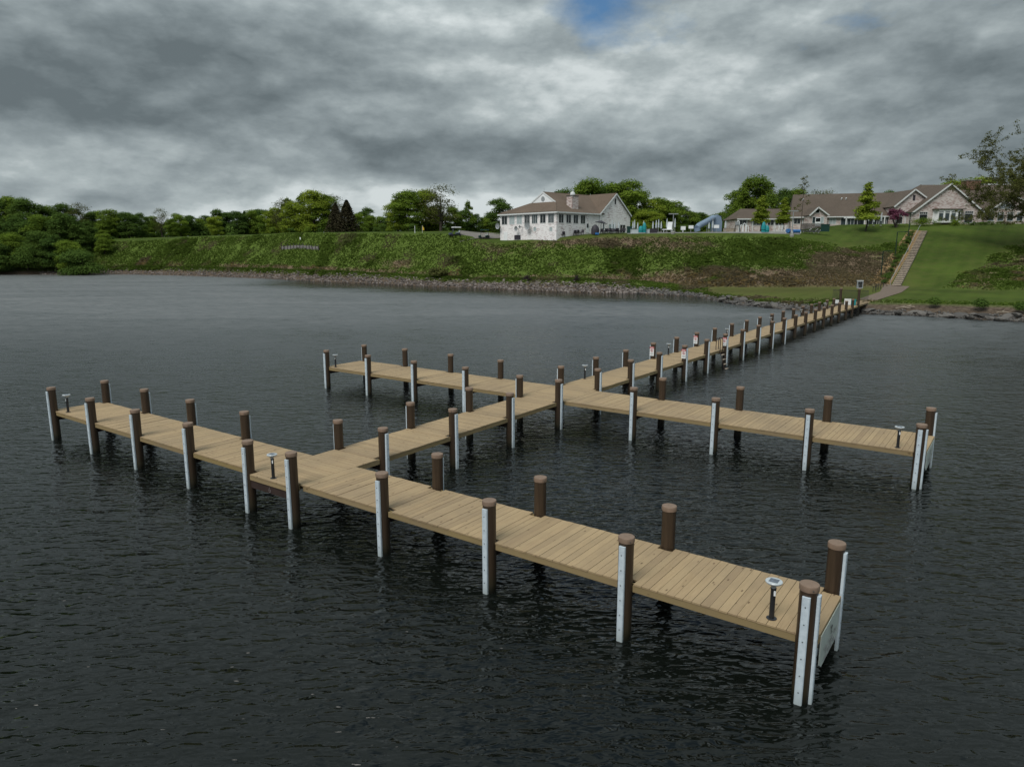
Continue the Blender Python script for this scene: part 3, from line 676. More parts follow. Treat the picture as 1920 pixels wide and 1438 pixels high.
for x0, x1, y0, y1 in ((XL+.1, -.1, .12, U1-.12), (VW+.1, XR-.1, .12, U1-.12), (XL+.4, -.1, U2a+.12, U2b-.12), (VW+.1, XR, U2a+.12, U2b-.12)):
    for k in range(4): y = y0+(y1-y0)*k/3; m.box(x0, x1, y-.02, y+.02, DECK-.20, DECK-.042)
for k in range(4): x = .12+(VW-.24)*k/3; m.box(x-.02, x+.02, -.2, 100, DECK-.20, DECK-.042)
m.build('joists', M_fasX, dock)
for v in T1: MB().box(v-.05, v+.05, .1, U1-.1, DECK-.43, DECK-.205).build('cross_beam', M_beam, dock)
for v in T2v: MB().box(v-.05, v+.05, U2a+.1, U2b-.1, DECK-.43, DECK-.205).build('cross_beam', M_beam, dock)
for u in UL: MB().box(.1, VW-.1, u-.05, u+.1, DECK-.43, DECK-.205).build('cross_beam', M_beam, dock)
fb = MB().box(.0, VW, -.26, -.16, DECK-.46, DECK-.20).build('front_beam', M_beam, dock)
fc = bpy.data.curves.new('numeral', 'FONT'); fc.body = '6'; fc.size = .26; fc.extrude = .004; fc.align_x = 'CENTER'
ftmp = bpy.data.objects.new('tmp', fc); fo = bpy.data.objects.new('numeral', bpy.data.meshes.new_from_object(ftmp)); bpy.data.objects.remove(ftmp); link(fo, fb); fo.location = (1.0, -.266, DECK-.43); fo.rotation_euler = (R(90), 0, 0); fo.data.materials.clear(); fo.data.materials.append(mat('faded_grey_paint', (.13, .11, .11), .6, var=.1))
DT = lambda x, y, z: tuple(DO+Vector((x*math.cos(TH)+y*math.sin(TH), -x*math.sin(TH)+y*math.cos(TH), z)))

# solar lamps standing on the deck
def solar_lamp():
    r = empty('solar_lamp')
    MB().lathe([(.10, 0), (.10, .008), (.055, .014)], 20).build('base_plate', M_black, r)
    autosmooth(MB().lathe([(.05, .012), (.05, .60), (.056, .605), (.056, .64)], 20).build('post', M_black, r))
    autosmooth(MB().lathe([(.045, .64), (.05, .67), (.075, .70), (.14, .735), (.160, .755), (.163, .775), (.155, .785), (.12, .787)], 28).build('lamp_head', M_lampw, r))
    MB().box(-.085, .085, -.085, .085, .7875, .792).build('solar_panel', M_solar, r)
    MB().box(.025, .062, -.058, -.045, .50, .60).build('sticker', M_white, r)
    return r
L0 = solar_lamp()
lamps = [((16.3, .28), 'on the right end of the nearest cross arm, in the foreground'), ((-14.35, .28), 'on the far left end of the nearest cross arm'), ((1.0, -.1), 'on the ledge above the numeral at the water end of the walkway'),
 ((16.45, 15.42), 'on the right end of the farther cross arm'), ((-14.3, 15.42), 'on the left end of the farther cross arm'), ((.14, 20.9), 'on the walkway just beyond the farther cross arm'),
 ((.14, 32.3), 'on the walkway between the two left piles with warning signs'), ((.14, 43.9), 'on the walkway left edge, seen just above the sign by the ladder'), ((.14, 56.0), 'on the walkway left edge, near where the white strips end'),
 ((.14, 67.2), 'on the far walkway left edge, second from the gate'), ((.14, 78.6), 'on the far walkway left edge, closest to the gate')]
for i, ((x, y), lab) in enumerate(lamps):
    o = L0 if i == 0 else copy_tree(L0); o.location = DT(x, y, DECK+.002); o.rotation_euler = (0, 0, -TH+rng.uniform(-.3, .3))
    tag(o, 'black solar lamp '+lab, 'lamp', 'solar lamps on the dock')
# warning signs on piles
def warn_sign():
    r = empty('warning_sign'); p = MB().box(-.145, .145, -.008, .008, -.30, .30).build('sign_board', M_white, r)
    MB().box(-.145, .145, -.012, -.009, .17, .30).build('header_band', M_red, r)
    m = MB()
    for k in range(5): m.box(-.10+.044*k, -.075+.044*k, -.0155, -.0125, .20, .262)
    m.build('header_lettering', M_white, r)
    n = 20; m = MB()
    for k in range(n):
        a, b = 2*math.pi*k/n, 2*math.pi*(k+1)/n
        m.slab([(math.cos(t)*q, -.012, .05+math.sin(t)*q) for t, q in ((a, .10), (b, .10), (b, .075), (a, .075))], .002)
    m.slab([(-.075, -.012, .10), (-.06, -.012, .115), (.075, -.012, 0.), (.06, -.012, -.015)], .002); m.build('prohibition_ring', M_red, r)
    m = MB().box(-.02, .02, -.0115, -.0095, 0, .09); m.box(-.045, .04, -.0115, -.0095, .012, .03); m.build('pictogram', M_black, r)
    m = MB()
    for k, ww in enumerate((.11, .09, .11, .07)): m.box(-ww, ww, -.011, -.0085, -.115-.04*k, -.098-.04*k)
    m.build('text_lines', M_greytext, r); return r
W0 = warn_sign()
for i, (x, y, lab) in enumerate([(0, UL[7], 'on the nearer of two signed piles on the left of the walkway'), (0, UL[9], 'on the farther of two signed piles on the left of the walkway'), (VW, UR[7], 'on the nearest signed pile on the right of the walkway'), (VW, UR[9], 'on the pile beside the ladder')]):
    o = W0 if i == 0 else copy_tree(W0); o.location = DT(x, y-PR-.012, 1.83); o.rotation_euler = (0, 0, -TH)
    tag(o, 'warning sign '+lab, 'sign', 'warning signs on the walkway piles')
# ladder
r = empty('dock_ladder', DT(VW, 36.85, 0), -TH); tag(r, 'dark swim ladder with pale steps hanging off the right side of the walkway', 'ladder')
for y in (-.25, .25):
    MB().path([(-.25, y, DECK), (-.25, y, DECK+.78), (-.2, y, DECK+.85), (.0, y, DECK+.84), (.06, y, DECK+.7), (.06, y, DECK-.1), (.62, y, -.5)], .028).build('side_rail', M_beam, r)
for k in range(4):
    z = 1.0-.33*k; x = .08+(1.22-z)*.33; MB().box(x-.05, x+.11, -.24, .24, z-.03, z).build('step', M_tread, r)
# end boards with emblem
def end_board(x, y0, y1, lab):
    r = empty('dock_sign', DT(x, (y0+y1)/2, 0), -TH); tag(r, lab, 'sign', 'name boards on the arm ends')
    h = (y1-y0)/2; m = MB(); m.slab([(.0, -h, 1.22), (.0, h, 1.22), (.0, h, .62), (.0, h-.18, .50), (.0, -h+.18, .50), (.0, -h, .62)][::-1], .02); m.build('board', mat('pale_sign_board', (.42, .47, .44), .6, var=.1), r)
    m = MB(); m.tube((.021, .0, 1.06), (.026, .0, 1.06), .045, n=14); m.box(.0215, .0255, -.015, .015, .93, 1.05); m.box(.0215, .0255, -.05, .05, .93, .95); m.build('emblem', M_iron, r)
    m = MB()
    for k, ww in enumerate((.55, .42, .5)): 
        n = int(ww*2/.09)
        for q in range(n):
            if q % 5 == 3: continue
            m.box(.0215, .0245, -ww+q*.09, -ww+q*.09+.06, .80-.11*k, .85-.11*k)
    m.build('lettering', M_greytext, r)
end_board(XR+.004, .33, U1-.30, 'pale sign board with dark emblem hung on the right end of the nearest cross arm')
end_board(XR+.156, U2a+.5, U2b-.4, 'pale sign board hung on the right end of the farther cross arm')
# gate at the shore end
r = empty('dock_gate', DT(VW/2, 88.0, DECK), -TH); tag(r, 'black barred gate with side wings across the shore end of the dock', 'gate')
def bars(x0, x1, name):
    m = MB(); n = int((x1-x0)/.125)
    for k in range(n+1): x = x0+(x1-x0)*k/n; m.box(x-.02, x+.02, -.02, .02, .06, 2.0)
    m.box(x0, x1, -.02, .02, 1.86, 1.90); m.box(x0, x1, -.02, .02, .10, .14); m.build(name, M_iron, r)
bars(-2.15, -1.28, 'side_wing'); bars(1.28, 2.05, 'side_wing'); bars(-.9, .88, 'gate_panel')
def plain(name, x0, x1, y0, y1, z0, z1, m, loc, rz, lab, cat, group=None):
    o = MB().box(x0, x1, y0, y1, z0, z1).build(name, m); o.location = loc; o.rotation_euler = (0, 0, rz); tag(o, lab, cat, group); return o
r = empty('gate_sign', DT(.0, 87.8, DECK), -TH); tag(r, 'small white sign board on the left wing of the dock gate', 'sign')
MB().box(-1.0, -.2, 0, .02, .15, .65).build('panel', M_offwhite, r); MB().box(-.98, -.22, -.006, -.001, .17, .2).build('border', M_grey, r)
r = empty('gate_sign', DT(.0, 87.6, DECK), -TH); tag(r, 'wide white sign board with teal right third on the dock gate', 'sign')
MB().box(.45, 1.25, 0, .02, .05, .85).build('white_panel', M_offwhite, r); MB().box(1.25, 1.85, 0, .021, .03, .82).build('teal_panel', M_teal, r)
m = MB()
for k in range(4): m.box(1.32, 1.6-.05*(k % 2), -.006, -.001, .25+.12*k, .29+.12*k)
m.build('lettering', M_white, r)
r = empty('notice_case', DT(VW, 87.5, 3.55), -TH-R(-18)); tag(r, 'grey box with framed dark front on top of the right gate pile', 'box'); r.scale = (.70, .70, .80)
m = MB(); m.box(-.5, .5, -.05, .5, 0, .12); m.box(-.5, -.38, -.05, .5, .12, 1.05); m.box(.38, .5, -.05, .5, .12, 1.05); m.box(-.5, .5, -.05, .5, 1.05, 1.2); m.box(-.38, .38, .42, .5, .12, 1.05); m.build('case', M_grey, r)
MB().box(-.56, .56, -.12, .56, 1.2, 1.26).build('lid', M_offwhite, r); MB().box(-.1, .3, .15, .3, .12, .8).build('fitting', M_iron, r)

# ------------------------------------------------------------ path and stair
def ribbon(name, pts, wd, mat_, lift=.06, kind=None, n=30):
    """strip laid over the terrain along pts"""
    P = [Vector(p) for p in pts]; V = []; 
    seg = []
    for i in range(len(P)-1):
        for k in range(n): seg.append((P[i].lerp(P[i+1], k/n), wd[i]+(wd[i+1]-wd[i])*k/n))
    seg.append((P[-1], wd[-1])); m = MB(); vs = []
    for i, (p, w_) in enumerate(seg):
        q = seg[min(i+1, len(seg)-1)][0]-seg[max(i-1, 0)][0]; q.z = 0; q.normalize(); nrm = Vector((q.y, -q.x, 0))
        for t in (-.5, -.17, .17, .5):
            e = p+nrm*w_*t; vs.append((e.x, e.y, zg(e.x, e.y)+lift))
    fs = [(i*4+k, i*4+k+1, i*4+4+k+1, i*4+4+k) for i in range(len(seg)-1) for k in range(3)]
    o = m.add(vs, fs).build(name, mat_); 
    if kind: tag(o, kind=kind)
    return o
sd = (ST1-ST0).normalized(); sh = Vector((sd.x, sd.y, 0)).normalized(); sn = Vector((sh.y, -sh.x, 0))
e0 = Vector(DT(1.1, 100.0, 0)); c0 = ST0+sn*.75
ribbon('gravel_path', [e0, e0.lerp(c0, .5)+Vector((1.2, 0, 0)), c0+sh*.6], [2.6, 3.2, 4.4], M_path, kind='structure')
r = empty('hill_stair', ST0, 0); tag(r, 'long straight stair of weathered timber treads up the grassy slope', 'stair')
NST = 34; 
Lh = (Vector((ST1.x, ST1.y, 0))-Vector((ST0.x, ST0.y, 0))).length
def sp_(t): # point on stair line following the terrain
    q = Vector((ST0.x, ST0.y, 0))+sh*Lh*t; return Vector((q.x, q.y, 0))
mt = MB(); mr = MB()
def zstair(t): q = sp_(t)+sn*1.0; return zg(q.x, q.y)
W_ = 1.5
for k in range(NST):
    t0, t1 = k/NST, (k+1)/NST; a, b = sp_(t0), sp_(t1); z = zstair(t1)+.12; zl = zstair(t0)+.12
    for mm, f0, f1, zz0, zz1 in ((mt, 0, .97, z-.2, z), (mr, .02, .98, min(zl, z)-.6, z-.205)):
        A, B_ = a.lerp(b, f0), a.lerp(b, f1)
        P4 = [A, A+sn*W_, B_+sn*W_, B_]
        mm.add([(p.x-ST0.x, p.y-ST0.y, zz-ST0.z) for zz in (zz0, zz1) for p in P4], [(3,2,1,0),(4,5,6,7),(0,1,5,4),(1,2,6,5),(2,3,7,6),(3,0,4,7)])
mt.build('treads', M_tread, r); mr.build('risers', mat('dark_riser', (.05, .045, .04), .9, var=.3), r)
mu = ribbon('planting_bed', [sp_(0)-sn*2.0+ST0*0, sp_(1)-sn*1.0], [3.4, 2.6], M_mulch, lift=.05, kind='structure')
# handrail
r = empty('stair_handrail', ST0, 0); tag(r, 'grey metal handrail along the left side of the hill stair', 'handrail')
m = MB(); pts = []
for k in range(18):
    q = sp_(k/17.*1.06)-sn*.25; z = zg(q.x, q.y); pts.append((q.x-ST0.x, q.y-ST0.y, z+1.0-ST0.z)); 
m.path(pts, .05, n=6); m.build('rail', M_grey, r)
for k in range(0, 18, 3):
    p = pts[k]; MB().tube((p[0], p[1], p[2]-1.1), p, .04, n=6).build('post', M_grey, r)

# ------------------------------------------------------------ vegetation builders
def leafset(centres, radii, n, size, flat=.75, seed=0, shell=.55, up=.35):
    """n leaf-clump quads spread through lobes"""
    g = np.random.default_rng(seed); vol = (radii[:, 0]*radii[:, 1]); pick = g.choice(len(centres), n, p=vol/vol.sum())
    d = g.normal(size=(n, 3)); d /= np.linalg.norm(d, axis=1)[:, None]; d[:, 2] = np.where(d[:, 2] < -.45, -d[:, 2]*.6, d[:, 2])
    rr = shell+(1-shell)*g.random(n)**.6; rr *= 1+.12*g.normal(size=n)
    P = centres[pick]+d*radii[pick]*rr[:, None]
    nr = d+g.normal(0, .65, (n, 3)); nr[:, 2] += up; nr /= np.linalg.norm(nr, axis=1)[:, None]
    t = np.cross(nr, g.normal(size=(n, 3))); t /= np.linalg.norm(t, axis=1)[:, None]; b = np.cross(nr, t)
    s = size*g.uniform(.55, 1.35, n)[:, None]; sb = s*g.uniform(.45, .9, n)[:, None]
    V = np.stack([P-t*s, P-b*sb*.8, P+t*s, P+b*sb], 1)
    lob = g.random(len(centres))[pick]
    c = np.clip(.55*lob+.45*g.random(n), 0, 1); return V, np.stack([c, c, c], 1)
def limb_mesh(parent, trunk_h, r0, lobes, seed, n=7, top=None):
    g = random.Random(seed); m = MB(); p = Vector((0, 0, -.6)); segs = 5; top = top or trunk_h; pts = [p]
    for k in range(1, segs+1): pts.append(Vector((g.uniform(-.25, .25), g.uniform(-.25, .25), top*k/segs)))
    for k in range(segs): m.tube(pts[k], pts[k+1], r0*(1-.8*k/segs), r0*(1-.8*(k+1)/segs), n=n)
    for c in lobes:
        c = Vector(c); t = min(.95, max(.25, (c.z*.55)/top)); i = min(segs-1, int(t*segs)); s = pts[i].lerp(pts[i+1], t*segs-i)
        mid = s.lerp(c, .5)+Vector((g.uniform(-.4, .4), g.uniform(-.4, .4), -.1*(c-s).length))
        r = r0*.38*(1-.5*t); m.tube(s, mid, r, r*.6, n=5, caps=False); m.tube(mid, c, r*.6, r*.18, n=5, caps=False)
        for q in range(3):
            e = c+Vector((g.uniform(-1, 1), g.uniform(-1, 1), g.uniform(-.2, 1)))*1.2; m.tube(mid.lerp(c, .6), e, r*.3, r*.08, n=4, caps=False)
    return autosmooth(m.build('trunk', M_bark, parent), 60)
def tree_proto(kind, seed):
    """a tree about 15 m tall, as an Empty with crown and trunk"""
    g = np.random.default_rng(seed); r = empty({'spruce': 'spruce_tree', 'pine': 'pine_tree', 'bush': 'shrub', 'young': 'young_tree'}.get(kind, 'leafy_tree')); H = 15.
    M = M_leaf
    if kind in ('round', 'dark', 'yellow', 'sparse'):
        k = 34; ph = g.uniform(0, 6.28, k); zz = (np.arange(k)+g.random(k))/k
        env = np.sqrt(np.clip(1-np.clip((zz-.38)/.66, 0, 1)**2, 0, 1))*(.80+.20*np.clip(zz/.3, 0, 1)); rad = 3.5*env*g.uniform(.3, 1.0, k)
        z0, zs = (3.2, 10.0) if kind == 'sparse' else (1.3, 11.9)
        C = np.stack([rad*np.cos(ph), rad*np.sin(ph), z0+zz*zs], 1)
        Rr = np.stack([g.uniform(1.2, 2.4, k)]*2+[g.uniform(1.1, 2.0, k)], 1)
        M = {'round': M_leaf, 'dark': M_leafd, 'yellow': M_leafy, 'sparse': M_leafo}[kind]
        if kind == 'sparse': V, c = leafset(C, Rr*1.05, 2600, .17, seed=seed, shell=.25); nl = 26
        else: V, c = leafset(C, Rr, 15000, .19, seed=seed, shell=.5); nl = 10
        quads('crown', V, M, c, r); limb_mesh(r, 9, .32, C[:nl].tolist(), seed, top=10.5)
    elif kind == 'tall':
        k = 24; zz = np.linspace(0, 1, k); ph = g.uniform(0, 6.28, k); rad = 2.7*np.sin((zz*.85+.15)*math.pi)**.6*g.uniform(.2, 1, k)
        C = np.stack([rad*np.cos(ph), rad*np.sin(ph), 1.2+zz*13.0], 1); Rr = np.stack([g.uniform(.9, 1.6, k)*(1.1-.5*zz)]*2+[g.uniform(1.1, 1.9, k)], 1)
        V, c = leafset(C, Rr, 9500, .19, seed=seed); quads('crown', V, M_leafy if seed % 2 else M_leaf, c, r); limb_mesh(r, 12, .25, C[:8].tolist(), seed, top=12)
    elif kind in ('spruce', 'pine'):
        n = 11000 if kind == 'spruce' else 6500; t = g.random(n)**.75; z = 1.0+t*13.6 if kind == 'spruce' else 4+t*11
        lay = np.floor(z*1.35); rad = (1-t)**.85*(5.0 if kind == 'spruce' else 4.0)+.25; bra = np.cos((z*1.35-lay)*math.pi*.5); rad = rad*(.55+.45*bra)
        ph = g.random(n)*2*math.pi; q = g.random(n)**.45
        ang = np.round(ph/.45)*.45+g.normal(0, .1, n)+lay*1.3
        P = np.stack([rad*q*np.cos(ang), rad*q*np.sin(ang), z-.30*rad*q+g.normal(0, .1, n)], 1)
        nr = np.stack([np.cos(ang)*.4, np.sin(ang)*.4, np.ones(n)], 1)+g.normal(0, .45, (n, 3)); nr /= np.linalg.norm(nr, axis=1)[:, None]
        tt = np.cross(nr, g.normal(size=(n, 3))); tt /= np.linalg.norm(tt, axis=1)[:, None]; b = np.cross(nr, tt); s = g.uniform(.18, .36, n)[:, None]
        V = np.stack([P-tt*s, P-b*s*.6, P+tt*s, P+b*s*.6], 1); c = g.random((n, 1))*.8+.1
        quads('crown', V, M_leafb if kind == 'spruce' else M_leafd, np.repeat(c, 3, 1), r)
        MB().tube((0, 0, -.5), (0, 0, 14), .26, .04, n=8).build('trunk', M_bark, r)
    elif kind == 'young':
        k = 22; zz = np.linspace(0, 1, k); ph = g.uniform(0, 6.28, k); rad = 1.5*(1-zz*.8)*g.uniform(.2, 1, k)
        C = np.stack([rad*np.cos(ph), rad*np.sin(ph), 3.8+zz*10.5], 1); Rr = np.stack([(1.85-zz*1.2)*g.uniform(.8, 1.1, k)]*2+[(1.2-zz*.5)*np.ones(k)], 1)
        V, c = leafset(C, Rr, 5200, .22, seed=seed, shell=.3); quads('crown', V, M_leafy, c, r); limb_mesh(r, 13, .16, C[::2].tolist(), seed, top=13.5)
    elif kind == 'bush':
        k = 9; C = np.stack([g.uniform(-3.5, 3.5, k), g.uniform(-2.5, 2.5, k), g.uniform(1.2, 6.5, k)], 1); Rr = np.stack([g.uniform(1.8, 3.2, k)]*2+[g.uniform(1.6, 3.2, k)], 1)
        V, c = leafset(C, Rr, 9500, .20, seed=seed); quads('crown', V, M_leaf if seed % 2 else M_leafd, c, r); limb_mesh(r, 5, .25, C[:5].tolist(), seed, top=5)
    return r, 15. if kind != 'bush' else 8.8
PROTO = {}
def drop(o):
    for c in kids(o): drop(c)
    COL.objects.unlink(o)
ORIG = {}
for kind, cnt in (('round', 4), ('dark', 3), ('yellow', 3), ('sparse', 2), ('tall', 3), ('spruce', 2), ('pine', 2), ('young', 3), ('bush', 4)):
    PROTO[kind] = [tree_proto(kind, 100+len(kind)*10+i) for i in range(cnt)]
tcount = 0
def tree(px, D, toppy, kind, wid=1., lab=None, group=None, var=None, basez=None, cat=None):
    global tcount
    lst = PROTO[kind]; pr, h0 = lst[(tcount if var is None else var) % len(lst)]; tcount += 1
    x = colx(px, D, 18.); z = zg(x, D) if basez is None else basez; top = zat(toppy, D); h = max(2., top-z)
    o = copy_tree(pr); o.location = (x, D, z); s = h/h0; o.scale = (s*wid, s*wid, s); o.rotation_euler = (0, 0, rng.uniform(0, 6.28))
    tag(o, lab, cat or ('shrub' if kind == 'bush' else 'tree'), group); return o
ORD = ['first', 'second', 'third', 'fourth', 'fifth', 'sixth', 'seventh', 'eighth', 'ninth', 'tenth', 'eleventh', 'twelfth', 'thirteenth', 'fourteenth', 'fifteenth', 'sixteenth', 'seventeenth', 'eighteenth', 'nineteenth', 'twentieth', 'twenty-first', 'twenty-second', 'twenty-third', 'twenty-fourth']
# wood on the far left bank: three ranks
rank = [('front', 250, [(-75, 470), (-42, 455), (-15, 448), (12, 432), (40, 450), (68, 430), (95, 438), (122, 447), (146, 462)], ['bush', 'dark', 'dark', 'round']),
        ('middle', 268, [(-80, 415), (-45, 405), (-12, 410), (22, 405), (55, 412), (84, 400), (112, 398), (140, 412), (168, 425), (190, 436), (207, 444)], ['dark', 'round', 'dark', 'dark']),
        ('back', 292, [(-70, 372), (-35, 366), (0, 370), (28, 364), (55, 370), (82, 384), (105, 392), (128, 380), (152, 377), (175, 394), (202, 390), (222, 398), (240, 396)], ['round', 'dark', 'dark', 'round', 'dark'])]
for nm, D, L, kinds in rank:
    for i, (px, tp) in enumerate(L):
        k = kinds[i % len(kinds)]
        if nm == 'back' and px == 152: k = 'sparse'
        tree(px, D+rng.uniform(-5, 5), tp, k, 1.55 if k in ('round', 'dark', 'yellow') else 1.3,
             '%s tree from left in the %s rank of the far left bank wood' % (ORD[i], nm), 'trees of the left bank wood')
# tree line behind the left half of the hill
row = [(262, 300, 398, 'dark'), (282, 318, 403, 'round'), (303, 305, 388, 'sparse'), (322, 298, 408, 'round'), (338, 312, 399, 'round'), (358, 320, 402, 'dark'), (376, 325, 408, 'round'), (386, 340, 402, 'dark'),
       (403, 300, 404, 'yellow'), (414, 322, 391, 'dark'), (430, 325, 396, 'dark'), (446, 318, 394, 'dark'), (460, 325, 396, 'pine'), (474, 322, 391, 'round'), (488, 328, 390, 'dark'), (503, 310, 392, 'round'),
       (516, 280, 388, 'yellow'), (531, 275, 369, 'sparse'), (541, 280, 372, 'tall'), (552, 268, 376, 'yellow'), (570, 270, 364, 'tall'), (590, 262, 354, 'yellow'), (610, 264, 362, 'round'), (626, 272, 362, 'sparse')]
for i, (px, D, tp, k) in enumerate(row):
    tree(px, D, tp, k, {'round': 1.35, 'dark': 1.4, 'yellow': 1.5, 'tall': 1.5, 'pine': 1.2}.get(k, 1.2), '%s tree from left in the hilltop row ending at the dark spruces' % ORD[i], 'hilltop row left of the spruces')
tree(630, 246, 379, 'spruce', 1.3, 'smaller left of the two dark brownish spruces on the hilltop', 'dark spruces on the hilltop', cat='spruce')
tree(651, 243, 374, 'spruce', 1.45, 'larger right of the two dark brownish spruces on the hilltop', 'dark spruces on the hilltop', cat='spruce')
row = [(672, 270, 398, 'round'), (684, 290, 388, 'dark'), (699, 285, 402, 'round'), (714, 280, 404, 'round'), (727, 270, 402, 'dark')]
for i, (px, D, tp, k) in enumerate(row):
    tree(px, D, tp, k, 1.4, '%s tree right of the dark spruces, in the low gap of the tree line' % ORD[i], 'low trees right of the spruces')
tree(745, 232, 372, 'yellow', 1.5, 'left shoulder tree of the big round hilltop clump')
tree(768, 228, 353, 'round', 1.6, 'broad round green tree, tallest in the left of the hilltop clump')
tree(797, 236, 352, 'yellow', 1.5, 'dense tree in the middle of the hilltop clump behind the bare-topped one')
tree(826, 226, 342, 'sparse', 1.7, 'tall airy tree with visible branches, right part of the hilltop clump')
tree(815, 240, 386, 'round', 1.5, 'low filling tree under the airy hilltop tree')
row = [(852, 240, 385, 'round'), (866, 245, 392, 'dark'), (878, 248, 379, 'tall'), (893, 250, 400, 'dark'), (908, 255, 404, 'round'), (922, 250, 398, 'round')]
for i, (px, D, tp, k) in enumerate(row):
    tree(px, D, tp, k, 1.4, '%s tree between the airy hilltop tree and the clubhouse' % ORD[i], 'trees left of the clubhouse')
tree(941, 215, 370, 'dark', 1.6, 'full dark green tree standing right behind the left end of the clubhouse')
tree(775, 215, 418, 'bush', 1.0, 'low dark shrub on the hilltop under the big round clump')
row = [(510, 425), (545, 428), (575, 424), (600, 428), (680, 425), (706, 426), (730, 424)]
for i, (px, tp) in enumerate(row):
    tree(px, 248, tp, 'bush', 1.0, '%s low bush from the left along the hilltop edge' % ORD[i], 'low bushes along the hilltop')
row = [(1066, 240, 352, 'dark'), (1092, 232, 333, 'round'), (1124, 240, 352, 'dark'), (1146, 236, 340, 'dark'), (1168, 232, 334, 'round'), (1190, 238, 352, 'round'), (1204, 225, 392, 'yellow'), (1216, 240, 372, 'yellow'), (1238, 245, 368, 'round'), (1228, 225, 395, 'yellow'), (1256, 250, 374, 'round'), (1274, 258, 384, 'dark'), (1292, 262, 392, 'round'),
       (1308, 275, 396, 'dark'), (1325, 285, 402, 'round'), (1342, 290, 400, 'dark'), (1358, 280, 396, 'round')]
for i, (px, D, tp, k) in enumerate(row):
    tree(px, D, tp, k, 1.6, '%s tree from left in the row from clubhouse roof to slide' % ORD[i], 'trees behind clubhouse and pool')
row = [(1180, 228, 418, 'bush'), (1215, 226, 415, 'bush'), (1250, 228, 416, 'bush'), (1285, 236, 418, 'bush'), (1320, 240, 419, 'bush'), (1350, 236, 418, 'bush')]
for i, (px, D, tp, k) in enumerate(row):
    tree(px, D, tp, k, 1.2, '%s low bush from the left behind the pool terrace' % ORD[i], 'low bushes behind the pool')
row = [(1384, 226, 352, 'round'), (1398, 222, 336, 'tall'), (1414, 224, 327, 'round'), (1434, 228, 345, 'sparse'), (1460, 245, 352, 'dark'), (1484, 250, 350, 'round'), (1508, 252, 362, 'yellow'), (1532, 255, 352, 'sparse'), (1550, 258, 352, 'sparse')]
for i, (px, D, tp, k) in enumerate(row):
    tree(px, D, tp, k, 1.25, '%s tree from left in the clump behind the long brick house' % ORD[i], 'trees behind the long house')
tree(1372, 222, 395, 'bush', 1.1, 'bush at the left end of the long brick house')
row = [(1657, 240, 356, 'dark'), (1760, 232, 345, 'yellow'), (1785, 230, 333, 'yellow'), (1808, 232, 330, 'round'), (1835, 234, 329, 'yellow'), (1862, 232, 331, 'round'), (1890, 234, 330, 'yellow')]
for i, (px, D, tp, k) in enumerate(row):
    tree(px, D, tp, k, 1.3, '%s treetop from left showing over the long house roof' % ORD[i], 'treetops over the roof')
tree(1428, 180, 366, 'young', 2.0, 'leafy young tree in front of the low left wing of the long house', 'young trees along the long house')
tree(1470, 181, 370, 'young', 1.9, 'leafy young tree second from the left in front of the long house', 'young trees along the long house')
tree(1626, 178, 340, 'young', 1.75, 'tall leafy young tree in front of the middle of the long roof', 'young trees along the long house')
def thin_tree():
    g = random.Random(3); x, D = colx(1504, 176, 18), 176.; z = zg(x, D); r = empty('young_tree', (x, D, z)); H = zat(332, D)-z; m = MB(); m.tube((0, 0, -.3), (.1, 0, H), .11, .02, n=7); C = []
    for k in range(26):
        t = .38+.62*k/26; a = g.uniform(0, 6.28); L_ = (1-t)*3.2+.5; s = Vector((0, 0, H*t)); e = s+Vector((math.cos(a)*L_, math.sin(a)*L_, .1+.35*L_*(t > .6))); m.tube(s, e, .03, .008, n=4); C.append(s.lerp(e, .75))
    m.build('trunk', M_bark, r); C = np.array([c[:] for c in C]); V, c = leafset(C, np.full((26, 3), .55), 750, .13, seed=4, shell=.1); quads('crown', V, M_leafo, c, r); tag(r, 'thin sparse young tree with thin bare top between two leafy young trees', 'tree')
thin_tree()
def purple_tree():
    x, D = colx(1681, 182, 16), 182.; z = zg(x, D); r = empty('blossom_tree', (x, D, z)); H = zat(389, D)-z; g = np.random.default_rng(5); k = 12
    C = np.stack([g.uniform(-1.7, 1.7, k), g.uniform(-1.2, 1.2, k), H*g.uniform(.45, .82, k)], 1); V, c = leafset(C, np.full((k, 3), .95), 2600, .16, seed=8, shell=.3); quads('crown', V, M_purple, c, r)
    m = MB()
    for c in C: m.tube((0, 0, -.3), c.tolist(), .10, .03, n=5)
    m.build('trunk', M_bark, r); tag(r, 'small round tree with purple-pink blossom in front of the brick gables', 'tree')
purple_tree()
